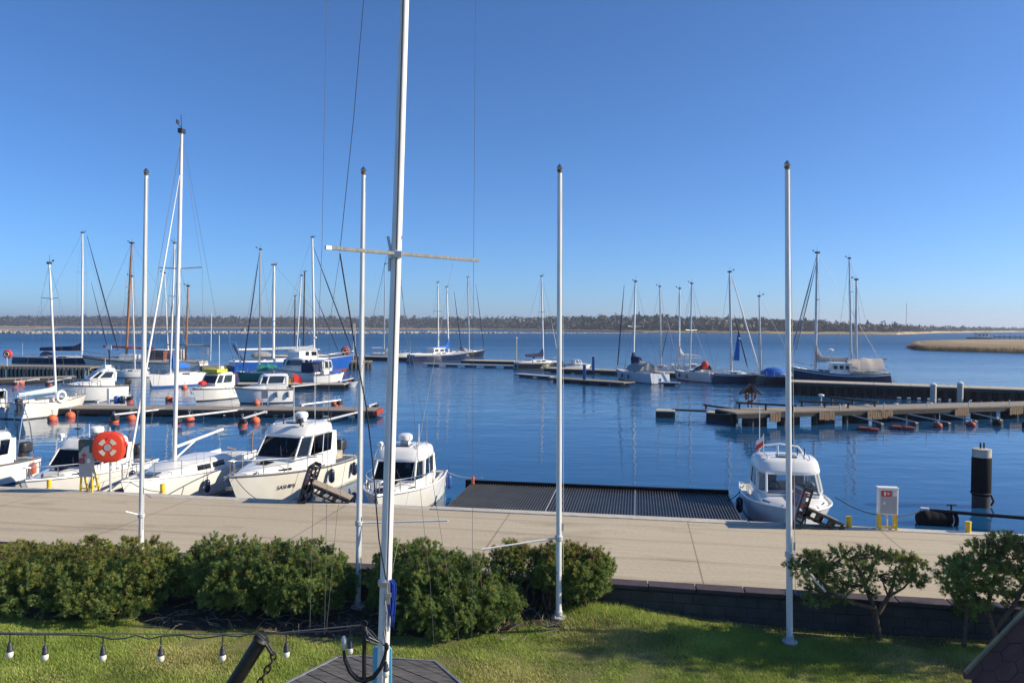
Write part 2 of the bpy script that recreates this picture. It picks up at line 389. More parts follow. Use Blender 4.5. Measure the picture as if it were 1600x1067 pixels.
    sc_ = n.new('ShaderNodeMath'); sc_.operation = 'MULTIPLY'; sc_.inputs[1].default_value = .62; l.new(tot, sc_.inputs[0])
    l.new(sc_.outputs[0], mx.inputs[0]); l.new(pm.outputs[2], mx.inputs[6]); l.new(mx.outputs[2], b.inputs['Base Color'])
    bp = n.new('ShaderNodeBump'); bp.inputs['Strength'].default_value = .35; bp.inputs['Distance'].default_value = .02
    l.new(a2.outputs[0], bp.inputs['Height']); l.new(bp.outputs[0], b.inputs['Normal'])
    return m
M['concrete'] = concrete_mat()
mb = MB(); WV = -5.96                                        # v of the wall face
mb.box((-15, WV / 2 + .1, QZ / 2 - 1.0), (110, -WV - .2 + .1, QZ + 2.0))
quay = mb.build('quay', 'concrete'); quay.location = Q0; quay.rotation_euler = (0, 0, QANG)
tag(quay, kind='structure')
mb = MB()                                                    # raised pale edge beam along the water
for a, b_ in ((-70, -2.5), (-2.48, 6.9), (6.95, 40)):
    z = .035 if a == -2.48 else .02
    mb.box(((a + b_) / 2, -.13, QZ + z - .1), (b_ - a, .36, .2 + .0))
ke = mb.build('quay_kerb', 'concrete_edge', bevel=.02); ke.location = Q0; ke.rotation_euler = (0, 0, QANG); tag(ke, kind='structure')

def lawn_z(x, y):
    return LZ + .05 * math.sin(x * .55 + 1.0) + .03 * math.sin(y * 1.3 + x * .4) + .10 * math.exp(-((x - 2.0) ** 2 / 3 + (y - 15.5) ** 2 / 1.2))
M['turf'] = mat('turf soil', (.13, .15, .04), .95, var=.5, scale=1.2, bump=.9, bscale=30, col2=(.26, .24, .09))
def wall_y(x): return 16.30 - .1694 * x                      # camera side face of the retaining wall
xs = np.linspace(-40, 34, 75); vs_ = []; fs_ = []
ts = [0, .03, .06, .1, .15, .2, .26, .33, .42, .55, .75, 1]
for i, x in enumerate(xs):
    for j, t in enumerate(ts):
        y = wall_y(x) + .06 - t * 60
        vs_.append((x, y, lawn_z(x, y)))
nt = len(ts)
for i in range(len(xs) - 1):
    for j in range(nt - 1): fs_.append((i * nt + j, i * nt + j + 1, (i + 1) * nt + j + 1, (i + 1) * nt + j))
mb = MB(); mb.add(vs_, fs_); tag(mb.build('lawn', 'turf'), kind='structure')

# grass blades over the part of the lawn in view
def grass():
    rng = np.random.default_rng(5); N = 300000
    x = rng.uniform(-11, 11.5, N * 2); y = rng.uniform(12.2, 18.2, N * 2)
    wy = 16.30 - .1694 * x
    keep = (y < wy - .05) & (np.abs(x) < y * .73 + .6)
    # bare bed under the shrubs on the left, thicker tussocks in the middle
    bed = (x < 1.05) & (y > 14.78 - .12 * x + .18 * np.sin(x * 2.1) - .55 * (x < -1.6) + .1*np.sin(x*5.3))
    bed2 = (x > 4.6) & (y > wy - .55 + .15 * np.sin(x * 3))
    keep &= ~((bed | bed2) & (rng.random(N * 2) > .07))
    x, y = x[keep][:N], y[keep][:N]; n = len(x)
    z = LZ + .05 * np.sin(x * .55 + 1) + .03 * np.sin(y * 1.3 + x * .4) + .10 * np.exp(-((x - 2.0) ** 2 / 3 + (y - 15.5) ** 2 / 1.2))
    clump = .5 + .5 * np.sin(x * 3.1 + np.sin(y * 2.3) * 2) * np.sin(y * 3.7 + np.sin(x * 1.7) * 2)
    tall = np.exp(-((x - 1.8) ** 2 / 1.2 + (y - 15.6) ** 2 / .3))
    h = rng.uniform(.025, .065, n) * (.45 + 1.1 * clump) + tall * rng.uniform(.0, .16, n)
    a = rng.uniform(0, 2 * np.pi, n); lean = rng.uniform(.2, 1.1, n) * h; w = rng.uniform(.004, .009, n)
    dx, dy = np.cos(a), np.sin(a); b2 = a + rng.uniform(1.2, 1.9, n)
    wx, wy2 = np.cos(b2) * w, np.sin(b2) * w
    v = np.empty((n, 3, 3), np.float32)
    v[:, 0] = np.stack([x - wx, y - wy2, z - .005], 1); v[:, 1] = np.stack([x + wx, y + wy2, z - .005], 1)
    v[:, 2] = np.stack([x + dx * lean, y + dy * lean, z + h], 1)
    patch = np.sin(x * .9 + 1.3 * np.sin(y * 1.1)) + np.sin(y * 2.1 + x * 1.4) * .7 + rng.normal(0, .8, n)
    mi = (patch > 1.1).astype(np.int32)
    o = np_mesh('grass', v.reshape(-1, 3), np.arange(n * 3), 3, ['grass', 'grass_dry'], mi)
    tag(o, 'short sunlit grass covering the lawn in front of the wall', 'grass', kind='stuff')
grass()

# planting bed soil
mb = MB(); ring = []
for i in range(60):
    x = -14 + i * .26; y0 = 14.85 - .12 * x + .18 * math.sin(x * 2.1) - (.55 if x < -1.6 else 0)
    ring.append([(x, y0, lawn_z(x, y0) + .008), (x, (y0 + wall_y(x)) / 2, lawn_z(x, y0) + .07), (x, wall_y(x) - .02, LZ + .06)])
mb.loft(ring); tag(mb.build('flower_bed', 'soil'), kind='structure')
mb = MB(); rr = random.Random(4)
for i in range(420):
    x = rr.uniform(-8.5, 1.2); y = rr.uniform(14.3 - .1 * x, wall_y(x) - .2); z = lawn_z(x, y) + .06; a = rr.uniform(0, 6.3); L = rr.uniform(.1, .5)
    mb.tube([(x, y, z + rr.uniform(0, .08)), (x + L * .5 * math.cos(a), y + L * .5 * math.sin(a), z + rr.uniform(.02, .14)), (x + L * math.cos(a), y + L * math.sin(a), z + rr.uniform(0, .2))], [.008, .006, .003], 4)
tag(mb.build('dead_twigs', 'dry_twig'), 'dry fallen twigs scattered on the dark soil under the shrubs', 'twigs', kind='stuff')

# ------------------------------------------------------------------ retaining wall with coping
w = thing('retaining_wall', 'low concrete block retaining wall with violet coping between lawn and quay', 'wall', Q(0, WV), QANG)
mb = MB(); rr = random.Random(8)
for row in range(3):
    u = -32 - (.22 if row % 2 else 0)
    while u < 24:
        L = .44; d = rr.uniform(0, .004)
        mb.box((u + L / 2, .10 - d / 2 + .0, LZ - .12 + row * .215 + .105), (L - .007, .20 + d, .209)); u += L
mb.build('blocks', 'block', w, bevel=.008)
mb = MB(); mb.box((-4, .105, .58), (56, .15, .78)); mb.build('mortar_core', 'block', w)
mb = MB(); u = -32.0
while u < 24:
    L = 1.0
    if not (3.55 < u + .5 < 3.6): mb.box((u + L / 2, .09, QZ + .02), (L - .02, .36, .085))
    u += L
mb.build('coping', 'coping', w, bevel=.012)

# ------------------------------------------------------------------ slipway grating beside the quay
g = thing('boat_ramp', 'dark ribbed metal ramp platform lying on the water against the quay', 'ramp', Q(0, 0), QANG)
u0, u1, v0, v1 = -2.35, 6.95, .07, 4.75
mb = MB(); mb.box(((u0 + u1) / 2, (v0 + v1) / 2, .66), (u1 - u0, v1 - v0, .1)); mb.build('deck_plate', 'plastic_dark', g)
mb = MB(); u = u0 + .04
while u < u1: mb.box((u, (v0 + v1) / 2, .735), (.032, v1 - v0 - .02, .05)); u += .092
M['grate'] = mat('dull dark steel ribs', (.085, .09, .095), .5, .3, var=.25, scale=1.2)
mb.build('ribs', 'grate', g)
mb = MB()
for uu in (.9, 3.7): mb.box((uu, (v0 + v1) / 2, .765), (.018, v1 - v0 - .04, .012))
mb.build('seam_strip', 'galv', g)
mb = MB(); mb.box(((u0 + u1) / 2 - .1, v1 + .08, .70), (u1 - u0 + .2, .14, .34)); mb.build('end_beam', 'rubber', g, bevel=.02)
for uu in (u0 + .5, 2.4, u1 - .5): mb = MB(); mb.tube([(uu, 4.2, .60), (uu, 4.2, -1.5)], .1, 8); mb.build('support_pile', 'dark_wood', g)
mb = MB(); mb.tube([(u0 + .1, v1 - .02, .72), (u0 + .1, v1 - .02, 1.02)], .055, 10); mb.build('mooring_post', 'buoy', g)

# ------------------------------------------------------------------ far shore, heath, forest, breakwater, reed island
HZ = lambda px: 506.5 + 7.0 * px / 1600.0
shore = [(-900, 508.7), (-500, 509.6), (-200, 510.3), (0, 511.2), (100, 511.6), (400, 513.2), (750, 515.4), (1000, 519.6), (1200, 521.4), (1400, 522.8), (1460, 520.3), (1600, 518.6), (1900, 519.2), (2400, 521)]
tops = [(-900, 487), (-500, 487), (0, 489), (130, 488), (300, 490), (450, 491), (600, 489), (700, 490), (830, 493), (900, 491), (1000, 491), (1100, 495), (1200, 499), (1285, 501), (1305, 507), (1350, 506), (1400, 509), (1450, 511), (1600, 513), (1900, 514.5), (2400, 516)]
def lerp(tab, x):
    for (a, ya), (b, yb) in zip(tab, tab[1:]):
        if x <= b: return ya + (yb - ya) * (x - a) / (b - a)
    return tab[-1][1]
def shore_y(px): return P(px, lerp(shore, px), 0).y
ring = []; hillcache = {}
def hill(px, s):                                             # s 0 at the water, 1 at the ridge
    D = shore_y(px); y = D * (1.0 + .22 * s)
    ztop = CAMZ + (HZ(px) - lerp(tops, px)) / FPX * D * 1.22
    base = max(.6, ztop - max(7.0, .55 * ztop))
    z = .35 + 1.3 * min(1, s * 4) + max(0, (s - .2) / .8) ** .8 * max(0, base - 1.6)
    p = PD(px, 533, y); return V((p.x, y, z)), ztop
for i in range(-45, 121):
    px = i * 20
    ring.append([hill(px, 0)[0] + V((0, -6, -1.4)) if k == 0 else hill(px, s)[0] for k, s in enumerate((0, 0, .1, .22, .4, .6, .8, 1.0, 1.5))])
mb = MB(); mb.loft(ring); hills = mb.build('hills', 'far_land'); tag(hills, kind='structure')
# reed belt along the far shore: a band of real height
ring = []
for i in range(-90, 241):
    px = i * 10; D = shore_y(px); k = 1.6 + .5 * math.sin(i * .7) * math.sin(i * 1.9)
    dep = .05 if px < 1000 else .035
    a = PD(px, 533, D); b_ = PD(px, 533, D * (1 + dep))
    ring.append([(a.x, a.y - 3, -.3), (a.x, a.y, k), (b_.x, b_.y, k + .8), (b_.x, b_.y + 20, 1.0)])
mb = MB(); mb.loft(ring); tag(mb.build('reed_belt', 'reed'), 'band of straw coloured reeds along the far shore below the forest', 'reeds', kind='stuff')
# the reedy spit at far left, nearer than the forest shore
mb = MB(); ring = []
for i in range(30):
    t = i / 29; px = -700 + 790 * t; yb = 519.3 - 5.5 * max(0, t - .78) / .22
    D = P(px, yb, 0).y; wz = 1.7 * (1 - max(0, t - .8) / .2 * .8) + .25 * math.sin(i * 2.3)
    far = D * (1.55 - .4 * max(0, t - .75) / .25)
    a = PD(px, 533, D); b_ = PD(px, 533, far)
    ring.append([(a.x, a.y - 2, -.4), (a.x, a.y, wz * .6), ((a.x + b_.x) / 2, (a.y + b_.y) / 2, wz + .6), (b_.x, b_.y, wz * .9), (b_.x, b_.y + 12, -.4)])
mb.loft(ring, c1=True); tag(mb.build('reed_spit', 'reed'), 'dry yellow reed bed running in from the left behind the breakwater', 'reeds', kind='stuff')

def forest():
    rng = np.random.default_rng(21); vv = []; mi = []; tot = 0
    for k in range(9000):
        px = rng.uniform(-820, 2250)
        s = .13 + .95 * rng.random()
        p, ztop = hill(px, s)
        lo = 5.5 if px < 1295 else 4.0
        h = min(rng.uniform(9, 15), max(lo, ztop - p.z + rng.uniform(-1.0, .6))) if s > .55 else rng.uniform(8, 13)
        if px < 1295: h = min(h, max(4.5, ztop + rng.uniform(-.8, .5) - p.z))
        else: h = min(h, max(2.6, (ztop + rng.normal(0, 1.6)) - p.z))
        bare = (px < 640 and s < .8 and rng.random() < .8) or (px >= 640 and s < .42 and rng.random() < .55) or (px > 1295 and rng.random() < .8)
        r = h * (.36 if not bare else .40) * rng.uniform(.8, 1.25)
        n = 15
        u = rng.normal(0, 1, (n, 3)); u /= np.linalg.norm(u, axis=1)[:, None] + 1e-6
        rad = rng.random(n) ** .4
        c = np.stack([u[:, 0] * rad * r, u[:, 1] * rad * r, h * (.52 + .42 * u[:, 2] * rad)], 1) + np.array(p)
        sz = h * rng.uniform(.18, .36, n)
        e = rng.normal(0, 1, (n, 3, 3)) * sz[:, None, None] * .55
        tri = c[:, None, :] + e
        vv.append(tri); mi += [1 if bare else 0] * n; tot += n
        if rng.random() < (.30 if s < .5 else .06):             # a pale trunk seen at the forest edge
            w_ = rng.uniform(.12, .3); x, y, z = p; y -= r
            t = np.array([[[x - w_, y, z], [x + w_, y, z], [x + rng.normal(0, .4), y, z + h * rng.uniform(.5, .95)]]])
            vv.append(t); mi.append(2); tot += 1
    v = np.concatenate(vv).reshape(-1, 3)
    o = np_mesh('forest', v, np.arange(tot * 3), 3, ['pine_far', 'bare_far', 'birch_far'], mi)
    tag(o, 'dark pine and bare birch forest along the far shore', 'forest', kind='stuff')
forest()

# stone breakwater
mb = MB(); rr = random.Random(3)
bw = [(-500, 518.5), (-200, 519.8), (40, 521.3), (380, 521.3), (640, 520.8), (1010, 520.6)]
pts = []
for (a, ya), (b_, yb) in zip(bw, bw[1:]):
    for i in range(120): t = i / 120; pts.append(P(a + (b_ - a) * t, ya + (yb - ya) * t, 0))
for i, p in enumerate(pts):
    hh = 1.9 if p.x < -60 else 1.5 - .9 * min(1, (p.x + 60) / 190)
    for k in range(4):
        r = rr.uniform(.6, 1.1) * (1 if p.x < -60 else .6); c = p + V((rr.uniform(-3, 3), 1.2 + k * 1.1 + rr.uniform(-.6, .6), max(.1, hh * (.45, .8, .95, .6)[k] - r * .6)))
        m0 = len(mb.v); mb.sphere(c, r, 7, (rr.uniform(1, 1.9), rr.uniform(.8, 1.2), rr.uniform(.7, 1.0)))
        for q in range(m0, len(mb.v)): v_ = mb.v[q]; mb.v[q] = (v_[0] + rr.uniform(-.2, .2), v_[1] + rr.uniform(-.2, .2), v_[2] + rr.uniform(-.2, .2))
mb.loft([[(p.x, p.y - .5, -.8), (p.x, p.y + 2.2, .95 if p.x < -20 else .45), (p.x, p.y + 7, -.8)] for p in pts[::10]])
tag(mb.build('breakwater', 'stone', angle=10), 'long low breakwater of pale boulders across the water', 'breakwater')
# beacon hut on the breakwater
p = P(378, 520.8, 0); t = thing('beacon_hut', 'small pale square beacon hut on the stone breakwater', 'beacon', p + V((0, 3, 0)))
mb = MB(); mb.box((0, 0, 1.3), (4.2, 3, 1.4)); mb.box((0, 0, 2.9), (3.0, 2.4, 1.9)); mb.build('hut_body', 'concrete_edge', t, bevel=.08)
mb = MB(); mb.box((0, 0, 4.0), (3.5, 2.9, .3)); mb.build('flat_roof', 'sign_grey', t)
mb = MB(); mb.box((0, -1.22, 2.7), (.8, .06, 1.3)); mb.build('door', 'sign_green', t)

# reed island on the right: body and blades
def island():
    top = [(1418, 541), (1424, 537.5), (1440, 534.5), (1480, 533), (1560, 532), (1700, 531.5), (1900, 531)]
    bot = [(1418, 542.5), (1424, 545.5), (1440, 547.5), (1480, 549), (1560, 551), (1700, 556), (1900, 562)]
    ring = []; A = []; B = []
    for i in range(41):
        px = 1418 + (1900 - 1418) * (i / 40) ** 1.6
        f = P(px, lerp(bot, px), 0); b_ = P(px, lerp(top, px) + 2.4, 0); k = 1.5 * min(1, .15 + i / 5)
        ring.append([(f.x, f.y - .6, -.3), (f.x, f.y, .25), (f.x * .97 + b_.x * .03, f.y * .97 + b_.y * .03, k), (b_.x * .9 + f.x * .1, b_.y * .9 + f.y * .1, k), (b_.x, b_.y, .2), (b_.x, b_.y + 1, -.3)])
        A.append(f); B.append(b_)
    m_ = MB(); m_.loft(ring, c0=True); m_.build('reed_island_ground', 'reed'); tag(bpy.data.objects['reed_island_ground'], kind='structure')
    rng = np.random.default_rng(9); n = 60000
    i = rng.uniform(0, 39.99, n); i0 = i.astype(int); fr = i - i0; a = np.array(A); b_ = np.array(B)
    f = a[i0] * (1 - fr)[:, None] + a[i0 + 1] * fr[:, None]; k = b_[i0] * (1 - fr)[:, None] + b_[i0 + 1] * fr[:, None]
    t = rng.random(n) ** 1.7 * .97; p = f * (1 - t)[:, None] + k * t[:, None]
    h = rng.uniform(1.1, 1.9, n) * np.minimum(1, .25 + i / 5); w = rng.uniform(.03, .09, n); an = rng.uniform(0, 3.14, n)
    v = np.empty((n, 3, 3), np.float32); d = np.stack([np.cos(an) * w, np.sin(an) * w, np.zeros(n)], 1)
    v[:, 0] = p - d; v[:, 1] = p + d; v[:, 2] = p + np.stack([rng.normal(0, .15, n), rng.normal(0, .15, n), h], 1)
    o = np_mesh('reeds', v.reshape(-1, 3), np.arange(n * 3), 3, ['reed_dark'], None)
    tag(o, 'tall dry reeds standing on the low island at the right', 'reeds', kind='stuff')
island()
# far lattice mast, house boat and jetty beyond the island
p = PD(1416, 512, 1500); t = thing('radio_mast', 'thin tall lattice radio mast on the far right skyline', 'mast', (p.x, p.y, 1.0))
mb = MB(); zt = PD(1416, 474, 1500).z - 1.0
for a in range(3): x, y = 1.1 * math.cos(a * 2.09), 1.1 * math.sin(a * 2.09); mb.tube([(x, y, 0), (x * .5, y * .5, zt)], .28, 4)
for k in range(16):
    z = zt * k / 16; q = 1.1 * (1 - .5 * k / 16); mb.tube([(q, 0, z), (-q * .5, q * .87, z + zt / 32), (-q * .5, -q * .87, z + zt / 16)], .14, 4)
mb.build('lattice', 'galv', t)
f = P(1535, 529.5, 0); t = thing('house_boat', 'small white house boat moored beyond the reed island', 'house boat', f + V((0, 3, 0)))
s_ = f.y / FPX
mb = MB(); mb.box((0, 0, .5), (34 * s_, 5, 1.0)); mb.build('hull', 'dark_anti', t, bevel=.2)
mb = MB(); mb.box((3 * s_, 0, 1.0 + 3 * s_), (18 * s_, 4, 6 * s_)); mb.build('cabin', 'gel', t, bevel=.1)
mb = MB(); mb.box((3 * s_, 0, 1.0 + 6.4 * s_), (21 * s_, 4.6, .8 * s_)); mb.build('roof', 'sign_grey', t)
for k in (-3, 3, 9):
    mb = MB(); mb.box((k * s_, -2.03, 1.0 + 3.4 * s_), (3 * s_, .06, 2.4 * s_)); mb.build('window', 'win_dark', t)
a, b_ = P(1556, 530.5, 0), P(1760, 532.5, 0)
t = thing('far_jetty', 'long dark jetty on posts running right from the white house boat', 'jetty')
mb = MB(); mb.bar(a + V((0, 2, 1.4)), b_ + V((0, 2, 1.4)), 2.5, .5); mb.build('deck', 'dark_wood', t)
mb = MB()
for k in range(24): q = a.lerp(b_, k / 23) + V((0, 2, 0)); mb.tube([q + V((0, 0, -.5)), q + V((0, 0, 2.6))], .16, 5)
mb.build('posts', 'dark_wood', t)
# ================================================================== BOATS
class Hull:
    """local axes: +x bow, +y port, z up from the waterline"""
    def __init__(s, L, B, fb, fs, trans=.75, rake=.6, flare=.3, mid=.4, full=2.1, draft=.4, tr=.15, sag=0.0):
        s.sag = sag
        s.L, s.B, s.fb, s.fs, s.trans, s.rake, s.flare, s.mid, s.full, s.draft, s.tr = L, B, fb, fs, trans, rake, flare, mid, full, draft, tr
    def hb(s, t):
        if t < s.mid: k = s.trans + (1 - s.trans) * math.sin(math.pi / 2 * t / s.mid)
        else: k = 1 - ((t - s.mid) / (1 - s.mid)) ** s.full
        return max(.012, k * s.B / 2)
    def zs(s, t): return s.fs + (s.fb - s.fs) * t ** 1.7 - s.sag * math.sin(math.pi * t)
    def t_of(s, x): return min(1, max(0, x / s.L + .5))
    def pt(s, t, v, side):
        fl = .06 + s.flare * t ** 1.6
        w = s.hb(t) * (1 - fl * (1 - max(v, 0)) ** 1.25)
        x = s.L * (t - .5) - s.rake * (1 - v) * t ** 5 + s.tr * (1 - v) * (1 - t) ** 6
        if v < 0: w *= (.72 if v > -.6 else .04)
        return V((x, side * w, s.zs(t) * v if v >= 0 else v * s.draft))
    def shell(s, bands):
        rows = [1, .94, .86, .72, .55, .4, .26, .16, .08, 0, -.5, -1]
        K = 22; rings = []
        for i in range(K + 1):
            t = (i / K) ** .85
            rings.append([s.pt(t, v, 1) for v in rows] + [s.pt(t, v, -1) for v in rows[::-1][1:]])
        nr = len(rings[0])
        def rm(j):
            j = min(j, nr - 2 - j); v = (rows[j] + rows[j + 1]) / 2
            for lim, mi in bands:
                if v < lim: return mi
            return bands[-1][1]
        mb = MB(); mb.loft(rings, rowmat=rm)
        r0 = rings[0]; n = len(rows)                           # transom
        for j in range(n - 1):
            a, b, c, d = r0[j], r0[j + 1], r0[nr - 2 - j], r0[nr - 1 - j]
            o = len(mb.v); mb.v += [tuple(q) for q in (a, b, c, d)]; mb.f.append([o, o + 1, o + 2, o + 3]); mb.m.append(rm(j))
        return mb
    def deck(s, t0=0.0, drop=.04, crown=.05, n=16):
        rings = []
        for i in range(n + 1):
            t = t0 + (1 - t0) * i / n; w = s.hb(t) * .985; z = s.zs(t) - drop; x = s.L * (t - .5)
            rings.append([(x, w * k, z + crown * (1 - k * k)) for k in (1, .6, .2, -.2, -.6, -1)])
        mb = MB(); mb.loft(rings); return mb
    def edge(s, side, inset=0.0, dz=0.0, t0=0.0, t1=1.0, n=18):
        return [V((s.L * (t - .5), side * max(.01, s.hb(t) - inset), s.zs(t) + dz)) for t in [t0 + (t1 - t0) * i / n for i in range(n + 1)]]

def rail(h, root, t0, t1, ht, mat_='steel', r=.018, mids=True, nst=5, inset=.07, pulpit=True):
    mb = MB(); a = h.edge(1, inset, ht, t0, t1); b = h.edge(-1, inset, ht, t0, t1)
    if pulpit: mb.tube(a + [V((h.L * .5 + .05, 0, h.zs(1) + ht * 1.02))] + b[::-1], r, 6)
    else: mb.tube(a, r, 6); mb.tube(b, r, 6)
    for side in (1, -1):
        for i in range(nst):
            t = t0 + (t1 - t0) * i / max(1, nst - 1) * .97
            x = h.L * (t - .5); y = side * max(.01, h.hb(t) - inset); z = h.zs(t)
            mb.tube([(x, y, z - .05), (x, y, z + ht)], r, 6)
        if mids: mb.tube(h.edge(side, inset, ht * .52, t0, t1 * .98), r * .6, 5)
    return mb.build('railing', mat_, root)

def fender(root, x, y, z, m='navy', r=.11, L=.5):
    mb = MB(); mb.lathe([(r * .3, L * .5), (r * .8, L * .42), (r, L * .28), (r, -L * .28), (r * .8, -L * .42), (r * .3, -L * .5)], (x, y, z), 12)
    mb.tube([(x, y, z + L * .45), (x, y * .98, z + L * .5 + .4)], .01, 5)
    mb.build('fender', m, root)

def outboard(root, x, y, z, s=1.0, m='plastic_dark'):
    mb = MB(); mb.box((x - .22 * s, y, z + .30 * s), (.46 * s, .30 * s, .42 * s))
    o = mb.build('outboard_motor', m, root, bevel=.09 * s)
    mb = MB(); mb.box((x - .24 * s, y, z - .25 * s), (.22 * s, .13 * s, .8 * s)); mb.box((x - .06 * s, y, z - .02 * s), (.2 * s, .2 * s, .3 * s)); mb.box((x - .27 * s, y, z - .62 * s), (.5 * s, .22 * s, .03 * s))
    mb.build('leg', m, o)
    return o

def lifebuoy(root, c, rot, R_=.30, r=.075, m='buoy', name='lifebuoy'):
    mb = MB(); mb.torus(c, R_, r, 28, 8, rot); o = mb.build(name, m, root)
    mb = MB()
    for k in range(4):
        a = math.pi / 4 + k * math.pi / 2; q = V(c) + rot @ V((R_ * math.cos(a), R_ * math.sin(a), 0)); tdir = rot @ V((-math.sin(a), math.cos(a), 0))
        mb.tube([q - tdir * .05, q + tdir * .05], r * 1.06, 10)
    mb.build('reflective_band', 'sign_white', o); return o

def frame_from_px(stern, bow):
    S, Bw = P(*stern), P(*bow); d = Bw - S
    return (S + Bw) / 2, math.atan2(d.y, d.x), d.length
class Local:
    def __init__(s, c, rz):
        s.M = Matrix.Translation(c) @ Matrix.Rotation(rz, 4, 'Z'); s.I = s.M.inverted()
    def inv(s, p): return s.I @ p
    def w(s, p): return s.M @ V(p)
def proj_x(p):
    q = CM.transposed() @ (V(p) - V((0, 0, CAMZ))); return 800 + FPX * q.x / -q.z
def x_at_px(loc, px, lo, hi, z=1.0):         # centre line station that is seen at column px
    a, b = proj_x(loc.w((lo, 0, z))), proj_x(loc.w((hi, 0, z)))
    if abs(b - a) < 1e-3: return (lo + hi) / 2
    for _ in range(40):
        m = (lo + hi) / 2; pm = proj_x(loc.w((m, 0, z)))
        if (pm - px) * (b - a) > 0: hi = m
        else: lo = m
    return (lo + hi) / 2

